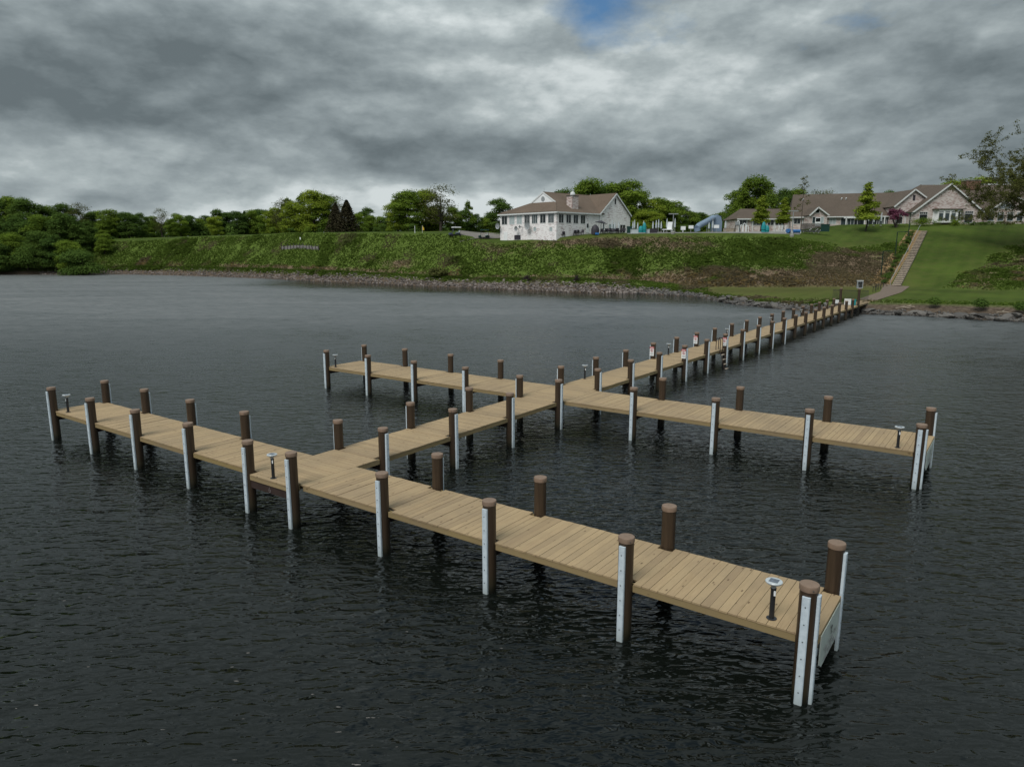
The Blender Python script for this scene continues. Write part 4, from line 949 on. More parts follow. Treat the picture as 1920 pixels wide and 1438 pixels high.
def big_right_tree():
    g = random.Random(11); D = 150.; x = colx(2035, D, 18); z = zg(x, D); r = empty('spreading_tree', (x, D, z)); r.scale = (1.22, 1.22, 1.2); m = MB(); tips = []
    def grow(p, d, L_, rad, dep):
        q = p; dd = d.copy(); n = 4
        for k in range(n):
            nd = (dd+Vector((g.uniform(-.22, .22), g.uniform(-.22, .22), g.uniform(-.10, .18)))).normalized(); e = q+nd*L_/n
            m.tube(q, e, rad*(1-.16*k), rad*(1-.16*(k+1)), n=6 if dep < 2 else 4, caps=False); q = e; dd = nd
            if dep < 4 and (k > 0 or dep > 0):
                side = dd.cross(Vector((g.uniform(-1, 1), g.uniform(-1, 1), g.uniform(-.3, .6)))).normalized(); grow(q, (dd*.55+side*.8+Vector((0, 0, .08))).normalized(), L_*g.uniform(.5, .68), rad*(1-.16*(k+1))*.5, dep+1)
            if dep >= 3: tips.append(q.copy())
        tips.append(q.copy())
    m.tube((0, 0, -1), (0, 0, 4.2), .62, .48, n=10)
    for dx, dy, dz, L_ in ((-1, .1, .42, 12), (-.9, -.4, .75, 12), (-.5, .3, 1.1, 11.5), (-.15, -.2, 1.3, 11), (.6, .2, .9, 12), (1, -.1, .5, 11), (.2, .6, 1, 11), (-.95, .35, .62, 12.5), (-.7, -.1, 1.0, 12), (-1, -.15, .2, 10.5)):
        grow(Vector((0, 0, 3.2+g.uniform(0, 1))), Vector((dx, dy, dz)).normalized(), L_, .26, 0)
    autosmooth(m.build('trunk', M_bark, r), 60); C = np.array([t[:] for t in tips if t.z > 5.5 or t.x > -4]); V, c = leafset(C, np.full((len(C), 3), .50), int(len(C)*12), .115, seed=12, shell=.1); quads('crown', V, M_leafo, c, r)
    tag(r, 'large spreading tree with thin new leaves reaching in from the right edge', 'tree'); print('big tree tips', len(C))
big_right_tree()
def distant_wood():
    g = np.random.default_rng(77); C = []; Rr = []
    for px in np.arange(-140, 2060, 7.0):
        D = 335+g.uniform(-25, 25) if px < 1000 else 290+g.uniform(-15, 25); x = colx(px, D, 15); z = 13.; top = zat(np.interp(px, [0, 250, 500, 730, 1000, 1300, 1450, 2000], [405, 412, 408, 414, 414, 408, 400, 385])+g.uniform(-4, 9), D)-z
        for q in range(4): C.append((x+g.uniform(-2, 2), D+g.uniform(-3, 3), z-1+top*(q+.4)/4.4)); Rr.append((2.6, 2.6, 2.2))
    V, c = leafset(np.array(C), np.array(Rr), 170000, .50, seed=5, shell=.5); tag(quads('distant_wood', V, M_leafd, c), kind='stuff')
distant_wood()
# small clumps: shrubs of the stair bed, shoreline tufts, grass tufts
def clump_proto(name, M, n, size, seed, hgt=1.):
    g = np.random.default_rng(seed); k = 6; C = np.stack([g.uniform(-.3, .3, k), g.uniform(-.3, .3, k), g.uniform(.2, .6, k)*hgt], 1)
    V, c = leafset(C, np.full((k, 3), .38), n, size, seed=seed, shell=.3); return quads(name, V, M, c)
B0 = clump_proto('bed_shrub', M_leafd, 420, .075, 1); COL.objects.unlink(B0)
for k in range(15):
    t = .012+k*.063; q = sp_(t)-sn*1.35; o = B0.copy(); link(o); o.location = (q.x, q.y, zg(q.x, q.y)); s = rng.uniform(1.1, 1.5); o.scale = (s, s, s*.9); o.rotation_euler = (0, 0, rng.uniform(0, 6))
    tag(o, '%s small dark shrub from the foot of the stair, in the straw bed' % ORD[k], 'shrub', 'small shrubs beside the stair')
G0 = clump_proto('shore_tuft', M_leafd, 1900, .06, 2, 1.3); COL.objects.unlink(G0)
def shoreobj(px, t, row=585):
    a = (px-960)/FPX/(math.cos(PITCH)+(719-row)/FPX*math.sin(PITCH)); x, y = shore_point(a, t); return x, y
for i, (px, t, s, lab) in enumerate([(1749, .7, 1.35, 'bright green tuft on the bank, nearest to the dock of three'), (1836, .6, 1.5, 'bright green tuft on the bank, middle one of three'), (1912, .5, 1.3, 'bright green tuft on the bank at the right edge')]):
    x, y = shoreobj(px, t); o = G0.copy(); link(o); o.location = (x, y, zg(x, y)); o.scale = (s, s, s); tag(o, lab, 'plant', 'green tufts on the right bank')
o = clump_proto('shore_shrub', M_leafo, 1200, .10, 7); x, y = shoreobj(820, 1.2, 525); o.location = (x, y, zg(x, y)); o.scale = (4.2, 2.5, 2.4); tag(o, 'reddish green shrub at the rocks below the golf carts', 'shrub')
def stump(px, row, lab, s):
    g = random.Random(px); x, y = shoreobj(px, .8, row); m = MB(); z = zg(x, y)
    for k in range(34):
        a = g.uniform(0, 6.28); e = g.uniform(-.5, 1.4); L_ = g.uniform(.5, 1.2)*s; m.tube((0, 0, .5*s), (math.cos(a)*math.cos(e)*L_, math.sin(a)*math.cos(e)*L_*.6, .5*s+math.sin(e)*L_), .09*s, .02, n=5)
    o = m.build('root_ball', mat('wet_dark_root', (.022, .017, .015), .9, var=.3)); o.location = (x, y, z); tag(o, lab, 'stump', 'dark root balls among the riprap')
stump(987, 545, 'dark root ball in the rocks below the left wall of the clubhouse', 1.3); stump(1080, 548, 'dark root ball in the rocks below the clubhouse patio', 1.1)

# ------------------------------------------------------------ clubhouse
CO = at(1043, 446, 168.); CO.z = 0; CE2 = Vector((.733, .680, 0)); CE1 = Vector((-.680, .733, 0))
crz = math.atan2(CE2.y, CE2.x); club = empty('clubhouse', CO, crz); tag(club, 'whitewashed brick clubhouse with brown roof, white gable and big right gable', 'building')
# local x = along the right hand front (w), local y = along the left wall, going back (l)
Z0, ZE, ZR = 9.3, 17.3, 22.15; WG0, WG1, LW = 15.3, 26.9, 19.5
wm = MB()
wm.box(0, WG0, .0, LW, Z0, ZE-.1)
wm.box(WG0+.0, WG1, -.12, 24, Z0, ZE-.1)
mx = (WG0+WG1)/2
for y0, y1 in ((-.12, .25),):
    wm.add([(WG0, y0, ZE-.1), (WG1, y0, ZE-.1), (mx, y0, ZR-.12), (WG0, y1, ZE-.1), (WG1, y1, ZE-.1), (mx, y1, ZR-.12)], [(0,1,2),(5,4,3),(0,3,4,1),(1,4,5,2),(2,5,3,0)])
wm.build('wall', M_brick, club)
gy0, gy1, gx, gz = 4.0, 12.7, 4.0, 19.6; gm = (gy0+gy1)/2
rf = MB()
e = .45
def rs(pts, th=.16): rf.slab(pts, th)
# hip skirt towards the left wall, front slope, back slope of the left wing
rs([(-e, -e, ZE-.2), (gx, gy0, gz), (gx, gy1, gz), (-e, LW+e, ZE-.2)][::-1])
rs([(-e, -e, ZE-.2), (WG0+1.5, -e, ZE-.2), (mx, gm, ZR), (gx, gm, ZR), (gx, gy0, gz)])
rs([(-e, LW+e, ZE-.2), (gx, gy1, gz), (gx, gm, ZR), (mx, gm, ZR), (WG0+1.5, LW+e, ZE-.2)][::1][::-1])
# right wing
ez = ZE-.35
rs([(WG0-e, -.45, ez), (mx, -.45, ZR+.05), (mx, 24.4, ZR+.05), (WG0-e, 24.4, ez)][::-1])
rs([(WG1+e, -.45, ez), (mx, -.45, ZR+.05), (mx, 24.4, ZR+.05), (WG1+e, 24.4, ez)])
roofo = rf.build('roof', M_roof, club)
MB().add([(gx-.05, gy0+.2, gz+.05), (gx-.05, gy1-.2, gz+.05), (gx-.05, gm, ZR-.15), (gx+.2, gy0+.2, gz+.05), (gx+.2, gy1-.2, gz+.05), (gx+.2, gm, ZR-.15)], [(0,2,1),(3,4,5),(0,1,4,3),(1,2,5,4),(2,0,3,5)]).build('white_gable', M_white, club)
g_ = MB(); g_.tube((gx-.12, gm, gz+.95), (gx-.06, gm, gz+.95), .62, n=8); g_.build('gable_vent', M_grey, club)
tr = MB()
def beam(m, a, b, w_=.12, h=.3):
    a, b = Vector(a), Vector(b); d = (b-a).normalized(); s = d.cross(Vector((0, 0, 1))).normalized()*w_/2; u = s.cross(d).normalized()*h/2
    m.add([p+i*s+j*u for p in (a, b) for i, j in ((-1, -1), (1, -1), (1, 1), (-1, 1))], [(3,2,1,0),(4,5,6,7),(0,1,5,4),(1,2,6,5),(2,3,7,6),(3,0,4,7)])
beam(tr, (-e-.05, -e, ZE-.33), (-e-.05, LW+e, ZE-.33)); beam(tr, (-e, -e-.05, ZE-.33), (WG0, -e-.05, ZE-.33))
beam(tr, (WG0-e, -.52, ez-.1), (mx, -.52, ZR-.08)); beam(tr, (WG1+e, -.52, ez-.1), (mx, -.52, ZR-.08))
beam(tr, (gx-.1, gy0, gz-.05), (gx-.1, gm, ZR-.1)); beam(tr, (gx-.1, gy1, gz-.05), (gx-.1, gm, ZR-.1)); beam(tr, (gx-.1, gy0, gz-.02), (gx-.1, gy1, gz-.02), h=.2)
tr.tube((WG0-.12, -.2, ZE-.4), (WG0-.12, -.2, 12.4), .09, n=6); tr.tube((WG1+.1, -.2, ZE-.5), (WG1+.1, -.2, 12.4), .09, n=6)
tr.build('trim', M_offwhite, club)
def window(parent, T, x, z, w_, h, panes=2, glass=None, frame=None, transom=False, name='window'):
    """T maps (along wall, outward, up) to local coordinates"""
    m = MB(T); f = .09; o = .05; glass = glass or M_glass
    m.box(x-w_/2-f, x+w_/2+f, 0, o, z-h/2-f, z-h/2); m.box(x-w_/2-f, x+w_/2+f, 0, o, z+h/2, z+h/2+f)
    m.box(x-w_/2-f, x-w_/2, 0, o, z-h/2, z+h/2); m.box(x+w_/2, x+w_/2+f, 0, o, z-h/2, z+h/2)
    for k in range(1, panes): q = x-w_/2+w_*k/panes; m.box(q-.04, q+.04, .012, o-.003, z-h/2, z+h/2)
    if transom: 
        zt = z+h/2-h*.2; m.box(x-w_/2, x+w_/2, .013, o-.004, zt-.05, zt+.05)
        for k in range(1, 4): q = x-w_/2+w_*k/4; m.box(q-.03, q+.03, .014, o-.005, zt+.05, z+h/2)
    fr = m.build(name, frame or M_offwhite, parent); MB(T).box(x-w_/2, x+w_/2, .001, .011, z-h/2, z+h/2).build('pane', glass, fr); return fr
TL = lambda a, o, z: (-o, a, z)           # left wall
TF = lambda a, o, z: (a, -o, z)           # front wall
TG = lambda a, o, z: (a, -.12-o, z)       # gable wall
gl = [M_glassd, M_blind, M_blind, M_glassd, M_glass, M_glassd, M_glass]
for k, px in enumerate((1033.3, 1018, 1002.6, 988.4, 973.8, 960, 946)):
    # solve position along the left wall from its photo column
    a = (px-960)/FPX/ (math.cos(PITCH)+(719-415)/FPX*math.sin(PITCH)); l = (CO.x-a*CO.y)/(a*CE1.y-CE1.x)
    window(club, TL, l, 15.65, 1.75 if k < 6 else 1.9, 1.95, 3 if k in (0, 3, 2) else 2, gl[6-k])
for k, px in enumerate((1052, 1066, 1079.4, 1092.8)):
    a = (px-960)/FPX/(math.cos(PITCH)+(719-415)/FPX*math.sin(PITCH)); w_ = (a*CO.y-CO.x)/(CE2.x-a*CE2.y)
    window(club, TF, w_, 15.6, 1.55, 1.9, 2, M_glassd, frame=M_offwhite)
def onF(px, py=430):
    a = (px-960)/FPX/(math.cos(PITCH)+(719-py)/FPX*math.sin(PITCH)); return (a*CO.y-CO.x)/(CE2.x-a*CE2.y)
def onL(px, py=430):
    a = (px-960)/FPX/(math.cos(PITCH)+(719-py)/FPX*math.sin(PITCH)); return (CO.x-a*CO.y)/(a*CE1.y-CE1.x)
def door(parent, T, x, z0, w_, h, m_=None, glass=True):
    d = MB(T).box(x-w_/2, x+w_/2, 0, .07, z0, z0+h).build('door', m_ or M_white, parent)
    if glass: MB(T).box(x-w_/2+.15, x+w_/2-.15, .071, .085, z0+h*.5, z0+h-.15).build('door_glass', M_glassd, d)
    MB(T).tube((x+w_/2-.1, .07, z0+1), (x+w_/2-.1, .13, z0+1), .04, n=6).build('handle', M_grey, d); return d
door(club, TF, onF(1101.3), 12.5, 1.0, 2.3); door(club, TL, onL(948.3), 10.7, 1.3, 2.1, glass=False)
vm = MB(TG); vm.box(mx-.25, mx+.25, 0, .05, 19.6, 21); vm.build('slit_vent', M_iron, club)
for px, c in ((1150, M_blind), (1143, M_blind), (1164, M_glassd), (1169, M_glassd)): window(club, TG, onF(px), 13.7, .95, 1.9, 1, c)
b = MB(TL); b.box(onL(971)-1.0, onL(971)+1.2, 0, .08, 10.9, 12.0); b.build('dark_vent_panel', M_furn, club)
for px, z in ((1003, 13.3), (1033, 13.2)): window(club, TL, onL(px), z, .8, .8, 1, M_blind, name='small_window')
ch = MB(); ch.box(6.6, 8.8, 1.2, 3.0, 17.8, 21.0); chimo = ch.build('chimney', M_brick2, club); MB().box(6.5, 8.9, 1.1, 3.1, 21.0, 21.15).build('chimney_cap', M_iron, chimo)
MB().lathe([(.55, 21.15), (.62, 21.5), (.5, 21.9), (.2, 22.1)], 12, c=(7.7, 2.1)).build('turbine_vent', M_offwhite, chimo)
MB().tube((gx+.3, gm, ZR), (gx+.3, gm, ZR+1.0), .03, n=5).build('aerial', M_grey, club)
def dish(px, z, s, lab):
    l = onL(px); p = club.matrix_basis @ Vector((0, 0, 0)); 
    q = CO+CE1*l-CE2*.25; r = empty('satellite_dish', (q.x, q.y, z), crz); tag(r, lab, 'satellite dish', 'satellite dishes on the clubhouse wall')
    m = MB()
    prof_ = [(.02, 0), (.35*s, .05), (.6*s, .16), (.75*s, .28)]; vs = []; n = 16
    for rr, d in prof_:
        for i in range(n): a = 2*math.pi*i/n; vs.append((-.5-d, rr*math.cos(a), rr*math.sin(a)))
    m.add(vs, [(k*n+i, k*n+(i+1) % n, (k+1)*n+(i+1) % n, (k+1)*n+i) for k in range(3) for i in range(n)]+[tuple(range(n))]); m.build('bowl', M_grey, r)
    MB().tube((-.5, 0, 0), (.25, 0, -.1), .05, n=6).build('bracket', M_iron, r); MB().tube((-.55, 0, -.5*s), (-1.2, 0, 0), .03, n=5).build('feed_arm', M_iron, r)
dish(994, 14.15, 1.25, 'largest grey satellite dish, under the middle windows of the clubhouse left wall'); dish(973, 13.5, .8, 'small grey satellite dish above the dark vent panel'); dish(980, 13.9, .45, 'tiny dish right beside the small one on the clubhouse left wall'); dish(938.5, 14.3, 1.05, 'satellite dish at the far left corner of the clubhouse')

# ------------------------------------------------------------ long brick house on the right
LH = empty('long_brick_house', (0, 0, 0)); tag(LH, 'long pinkish brick house with brown roof and three gables on its right', 'building')
def gable_block(px0, px1, pxa, ye, ya, yb, D, depth, name_wall, over=.5, e_right=None, Dr=None, bm=None, trim=True):
    """a gable facing the lake: eave columns px0..px1 at row ye, apex column pxa row ya, base row yb, at distance D"""
    x0, x1, xa = colx(px0, D, 16), colx(px1, D, 16), colx(pxa, D, 20); ze = zat(ye, D); za = zat(ya, D); zb = zat(yb, D)-1.2
    m = MB(); m.box(x0, x1, D, D+depth, zb, ze); m.add([(x0, D, ze), (x1, D, ze), (xa, D, za-.15), (x0, D+.3, ze), (x1, D+.3, ze), (xa, D+.3, za-.15)], [(0,1,2),(5,4,3),(1,4,5,2),(2,5,3,0)]); m.build('wall', bm or M_brick2, LH)
    sl0 = (za-ze)/(xa-x0); sl1 = (za-ze)/(x1-xa); r_ = MB()
    p0 = (x0-over, ze-over*sl0); p1 = (x1+over, ze-over*sl1)
    r_.slab([(p0[0], D-.5, p0[1]), (p0[0], D+depth, p0[1]), (xa, D+depth, za), (xa, D-.5, za)][::-1], .18); r_.slab([(p1[0], D-.5, p1[1]), (p1[0], D+depth, p1[1]), (xa, D+depth, za), (xa, D-.5, za)], .18); r_.build('roof', M_roof2, LH)
    if trim:
        t = MB(); beam(t, (p0[0], D-.55, p0[1]-.14), (xa, D-.55, za-.12), h=.32); beam(t, (p1[0], D-.55, p1[1]-.14), (xa, D-.55, za-.12), h=.32); t.build('bargeboard', M_offwhite, LH)
    return x0, x1, xa, zb, ze, za
DB = 186.
TB = lambda D: (lambda a, o, z: (a, D-o, z))
def lw(px, D, z, w_, h, panes=2, glass=None, transom=False, **k): return window(LH, TB(D), colx(px, D, z), z, w_, h, panes, glass or M_glass, transom=transom, **k)
# long low body: left end farther away
def long_body():
    A = at(1484, 407, 199.); Bp = at(1720, 402.5, 190.); d = (Bp-A); d.z = 0; L_ = d.length; ux = d.normalized(); uy = Vector((-ux.y, ux.x, 0)); za, zb_ = A.z, Bp.z; zE = (za+zb_)/2
    O_ = Vector((A.x, A.y, 0)); f = lambda a, o, z: tuple(O_+ux*a+uy*o+Vector((0, 0, z)))
    ridge = zat(363.5, 203.)
    m = MB(f); m.box(0, L_, 0, 16, 12.5, zE-.05); m.build('wall', M_brick2, LH)
    r_ = MB(); r_.slab([f(-.4, -.7, zE-.25), f(L_, -.7, zE-.25), f(L_, 8, ridge), f(-.4+1.0, 8, ridge)], .18); r_.slab([f(-.4, 16.5, zE-.25), f(.6, 8, ridge), f(L_, 8, ridge), f(L_, 16.5, zE-.25)], .18); 
    r_.slab([f(-.4, -.7, zE-.26), f(.6, 8, ridge-.01), f(-.4, 16.5, zE-.26)], .18); r_.build('roof', M_roof2, LH)
    t = MB(f); t.box(-.5, L_, -.78, -.7, zE-.42, zE-.16)
    t.box(L_*.42, L_*.60, -2.2, -2.05, zE-.75, zE-.45)
    for q in (.44, .585, .74, .9): t.box(L_*q-.12, L_*q+.12, -2.2, -1.96, 13.2, zE-.45)
    t.build('eaves_trim', M_offwhite, LH)
    T_ = lambda a, o, z: f(a, -o, z)
    gz_ = 15.0
    for q, ww, hh, g_ in ((.05, 1.6, 1.3, M_glassd), (.12, 1.6, 1.3, M_blind), (.34, 1.6, 1.5, M_blind), (.46, 3.2, 2.4, M_glass), (.54, 3.2, 2.4, M_glassd), (.66, 3.0, 2.3, M_glassd), (.74, 2.8, 2.3, M_glass), (.82, 3.2, 2.4, M_glassd), (.91, 3.2, 2.4, M_glassd)):
        window(LH, T_, L_*q, gz_+1.1, ww, hh, 2, g_, transom=hh > 2)
    for q, n_ in ((.10, 1), (.42, 2), (.835, 2)):
        for k in range(n_):
            v = MB(); p = Vector(f(L_*q+k*1.1, 5.6, zE+(ridge-zE)*.72)); v.tube(p, p+Vector((0, -.25, .45)), .17, n=8); v.build('roof_vent', M_offwhite, LH)
    return f, L_, zE
fB, LB, zEB = long_body()
# low wing on the far left
x0, x1 = colx(1381, 205, 15), colx(1486, 205, 15); ze = zat(410, 205); zr = zat(391.5, 210)
MB().box(x0, x1, 205, 217, 12.5, ze).build('wall', M_brick2, LH)
tw = MB()
for px in (1385, 1400, 1411, 1428, 1438, 1452, 1466, 1478): xx = colx(px, 204.9, 15); tw.box(xx-.12, xx+.12, 204.85, 204.95, 13, ze-.1)
tw.box(x0-.2, x1, 204.2, 204.3, ze-.35, ze-.05); tw.build('posts_and_fascia', M_offwhite, LH)
r_ = MB(); xh = colx(1400, 205, 18)
r_.slab([(x0-.4, 204.3, ze-.1), (x1, 204.3, ze-.1), (x1, 211, zr), (xh, 211, zr)], .16); r_.slab([(x0-.4, 204.3, ze-.1), (xh, 211, zr), (x0-.4, 217.6, ze-.1)], .16); r_.slab([(x0-.4, 217.6, ze-.1), (xh, 211, zr), (x1, 211, zr), (x1, 217.6, ze-.1)], .16); r_.build('roof', M_roof2, LH)
for k, px in enumerate((1392, 1418, 1445, 1460)): lw(px, 204.98, zat(417, 205), 2.6, 1.6, 2, M_glassd)
# entrance gable, middle gable, big gable, right gable
gable_block(1517.8, 1550.5, 1533.6, 402, 388.5, 426, 194., 8, 'e', over=.3)
D_ = 193.97; lw(1533, D_, zat(396.5, 194), .9, .9, 1, M_glassd, name='octagonal_vent'); lw(1526.5, D_, zat(413, 194), .9, 1.6, 1); lw(1541, D_, zat(413, 194), .9, 1.6, 1, M_blind)
door(LH, TB(D_), colx(1533, D_, 15), zat(424, 194), 1.5, 2.2)
gable_block(1676, 1752, 1712, 384.5, 355, 422, 189., 12, 'm')
vq = MB(TB(188.97)).box(colx(1711, 189, 18)-.3, colx(1711, 189, 18)+.3, 0, .05, zat(376, 189), zat(366, 189)).build('slit_vent', M_furn, LH)
lw(1686, 188.96, zat(411, 189), 1.6, 2.2, 1, M_glassd, transom=True); lw(1701, 188.96, zat(411, 189), 1.2, 2.2, 1, M_glassd)
gable_block(1709.5, 1841, 1778.3, 397, 344.4, 420, DB, 16, 'b')
lw(1731, DB-.03, zat(408, DB), 1.9, 2.6, 1, M_glassd, transom=True); lw(1816, DB-.03, zat(407, DB), 2.0, 2.8, 1, M_glassd, transom=True)
# bay of the big gable
bx0, bx1 = colx(1747, DB, 15), colx(1800, DB, 15); zt, zb2 = zat(393.5, DB), zat(418, DB); bay = MB()
bay.add([(bx0, DB, zb2), (bx0+.9, DB-1.3, zb2), (bx1-.9, DB-1.3, zb2), (bx1, DB, zb2), (bx0, DB, zt), (bx0+.9, DB-1.3, zt), (bx1-.9, DB-1.3, zt), (bx1, DB, zt)], [(3,2,1,0),(4,5,6,7),(0,1,5,4),(1,2,6,5),(2,3,7,6)])
bo = bay.build('bay', M_white, LH); MB().box(bx0-.3, bx1+.3, DB-1.6, DB-.02, zt+.003, zt+.2).build('bay_roof', M_roof2, bo)
for px in (1757, 1768.5, 1780): 
    fr = window(bo, TB(DB-1.33), colx(px, DB, 15), (zt+zb2)/2+.05, 1.05, 2.3, 1, M_glass, transom=True)
fr = window(bo, TB(DB-1.33), colx(1790.5, DB, 15), (zt+zb2)/2+.05, .5, 2.3, 1, M_glassd)
gable_block(1852, 1960, 1896, 394.5, 366, 419, DB+2, 14, 'r')
for px in (1858, 1876, 1894, 1912, 1930): lw(px, DB+1.97, zat(406.5, DB+2), 1.5, 2.1, 1, M_glass, transom=True)
# half-round window
xc, zc = colx(1886.5, DB+2, 18), zat(391.5, DB+2); rr = 2.0; m = MB(TB(DB+1.97)); n = 12
m.add([(xc+rr*math.cos(math.pi*k/n), .02, zc+rr*.62*math.sin(math.pi*k/n)) for k in range(n+1)], [tuple(range(n+1))]); ao = m.build('arched_window', M_glass, LH)
m = MB(TB(DB+1.97))
for k in range(n):
    a, b_ = math.pi*k/n, math.pi*(k+1)/n; p, q = (xc+rr*math.cos(a), .05, zc+rr*.62*math.sin(a)), (xc+rr*math.cos(b_), .05, zc+rr*.62*math.sin(b_)); m.tube(p, q, .07, n=5)
for k in range(-3, 4): m.box(xc+k*.5-.03, xc+k*.5+.03, .03, .07, zc, zc+rr*.6*math.sqrt(max(0, 1-(k*.5/rr)**2)))
m.box(xc-rr, xc+rr, .03, .09, zc-.1, zc); m.build('frame', M_offwhite, ao)
# main roof behind the right gables
za, zr = zat(396, DB+6), zat(347, DB+16); xa, xb = colx(1790, DB, 20), colx(2100, DB, 20)
r_ = MB(); r_.slab([(xa-8, DB+3, za), (xb, DB+3, za), (xb, DB+16, zr), (xa, DB+16, zr)], .2); r_.slab([(xa, DB+16, zr), (xb, DB+16, zr), (xb, DB+30, za), (xa-8, DB+30, za)], .2); r_.slab([(xa-8, DB+30, za), (xa-8, DB+3, za), (xa, DB+16, zr-.01)][::-1], .2); r_.build('roof', M_roof2, LH)
MB().box(colx(1815, DB+16, 22), xb, DB+15.8, DB+16.2, zr, zr+.3).build('ridge_flashing', M_white, LH)
cx = colx(1820, DB+14, 24); co = MB().box(cx-1.9, cx+1.9, DB+13, DB+15.5, zr-1.5, zat(339.5, DB+14)).build('chimney', M_chim, LH); MB().box(cx-2.0, cx+2.0, DB+12.9, DB+15.6, zat(339.5, DB+14)+.001, zat(339.5, DB+14)+.2).build('chimney_cap', M_conc, co)
cx = colx(1886, DB+17, 24); MB().box(cx-1.6, cx+1.6, DB+17, DB+19, zr-.5, zat(338.5, DB+17)).build('rooftop_unit', M_grey, LH)
# hedges in front of the big gable
for px, w_, h, lab, mm in ((1722, 5.2, 1.9, 'low green hedge at the left foot of the big gable', 'leaf'), (1741, 5.4, 1.8, 'low green hedge under the left window of the big gable', 'leaf'), (1791, 2.6, 1.3, 'round green bush right of the white bay', 'leaf'), (1825, 6, .8, 'low dark hedge under the right window of the big gable', 'd'), (1862, 6, .8, 'low dark hedge left under the row of windows', 'd'), (1897, 7, .9, 'low reddish hedge at the right edge under the windows', 'r')):
    D = DB-2.9; x = colx(px, D, 15); g = np.random.default_rng(px); h *= 1.35; k = 12; C = np.stack([g.uniform(-w_/2+.4, w_/2-.4, k), g.uniform(-.5, .5, k), g.uniform(.2, h*.6, k)], 1); V, c = leafset(C, np.full((k, 3), h*.45), 1300, .10, seed=px, shell=.35)
    o = quads('hedge', V, {'leaf': M_leaf, 'd': M_leafd, 'r': M_leafo}[mm], c); o.location = (x, D, zg(x, D)); tag(o, lab, 'hedge', 'hedges along the big gable')

# ------------------------------------------------------------ terrace and pool things
def lampost(px, top, D, name, M_, lab, twin=False, grp=None, arm=1.2, base=None):
    x = colx(px, D, 14); z = zg(x, D); H = zat(top, D)-z; r = empty(name, (x, D, z)); m = MB(); m.tube((0, 0, -.3), (0, 0, H), .12, .09, n=8); m.build('pole', M_, r)
    if twin:
        for s in (-1, 1): MB().box(min(0, s*1.1), max(0, s*1.1), -.12, .12, H-.15, H+.05).build('lamp_head', M_, r)
        MB().lathe([(.5, -.2), (.5, .3), (.2, .5)], 10).build('footing', M_conc, r)
    else: MB().tube((0, 0, H-.05), (arm, 0, H+.05), .06, n=6).build('arm', M_, r); MB().box(arm-.1, arm+.7, -.18, .18, H-.08, H+.08).build('lamp_head', M_, r)
    tag(r, lab, 'street lamp', grp)
lampost(1262, 401, 168, 'lamp_post', M_grey, 'pale grey lamp post with twin heads left of the slide', True, 'twin lamp posts'); lampost(1486, 395.5, 167, 'lamp_post', M_grey, 'pale grey lamp post with twin heads by the blue pool covers', True, 'twin lamp posts')
lampost(1661.5, 471, 141, 'lamp_post', M_gpole, 'dark green lamp post nearest the foot of the stair', False, 'dark lamp posts beside the stair'); lampost(1684.5, 435, 154, 'lamp_post', M_gpole, 'dark green lamp post halfway up the stair', False, 'dark lamp posts beside the stair', arm=1.8); lampost(1705, 399, 168, 'lamp_post', M_gpole, 'dark green lamp post with head above the purple tree, near the top of the stair', True, 'dark lamp posts beside the stair')
def slab_ground(name, px0, px1, D0, D1, m_, lift=.1):
    m = MB(); xs = [(colx(px0+(px1-px0)*i/12, D0, 12), colx(px0+(px1-px0)*i/12, D1, 12)) for i in range(13)]; vs = []
    for a, b_ in xs:
        za = zg(a, D0)+lift; vs += [(a, D0, za-.5), (a, D0, za), (b_, D1, max(za, zg(b_, D1)+lift))]
    m.add(vs, [(i*3+k, (i+1)*3+k, (i+1)*3+k+1, i*3+k+1) for i in range(12) for k in range(2)]); o = m.build(name, m_); tag(o, kind='structure')
slab_ground('pool_terrace', 1176, 1500, 169.8, 179, M_conc, .06)
def ground_lot():
    m = MB(); vs = []
    n = 16
    for i in range(n+1):
        px = 862+(944-862)*i/n
        for k in range(9):
            D = 184.5+k*5.; x = colx(px, D, 12); vs.append((x, D, zg(x, D)+.15))
    m.add(vs, [(i*9+k, (i+1)*9+k, (i+1)*9+k+1, i*9+k+1) for i in range(n) for k in range(8)]); tag(m.build('asphalt_lot', M_asph), kind='structure')
ground_lot()
def closed_umbrella(i, px, top, D, lab, grp, base=None):
    x = colx(px, D, 13); z = zg(x, D)+.2; H = zat(top, D)-z; r = empty('closed_umbrella', (x, D, z)); tag(r, lab, 'umbrella', grp)
    MB().tube((0, 0, 0), (0, 0, H), .05, n=6).build('pole', M_grey, r); MB().lathe([(.05, H*.3), (.2, H*.35), (.19, H*.6), (.1, H*.9), (.03, H)], 9).build('canopy', M_umb, r); MB().lathe([(.35, 0), (.35, .1), (.08, .14)], 10).build('foot', M_conc, r)
for i, (px, top) in enumerate([(1186.5, 415), (1189.5, 412), (1195.5, 417), (1206.5, 414), (1224, 415), (1230, 412.5), (1234.5, 411), (1239.5, 415), (1250, 409.5), (1265, 409), (1329, 417), (1336, 414), (1360, 414)]):
    closed_umbrella(i, px, top, 176, '%s tall closed pale umbrella from the left on the pool terrace' % ORD[i], 'closed umbrellas on the pool terrace')
for i, (px, top) in enumerate([(1131.5, 415), (1147.5, 413), (1152.5, 417), (1160, 414.5)]):
    closed_umbrella(i, px, top, 172, '%s closed umbrella from the left before the big clubhouse gable' % ORD[i], 'closed umbrellas on the clubhouse patio')
for i, (px, top) in enumerate([(1466, 405), (1626.5, 398), (1637, 402), (1650.5, 398)]):
    closed_umbrella(i, px, top, 184, '%s closed umbrella from the left in front of the long brick house' % ORD[i], 'closed umbrellas at the long house')
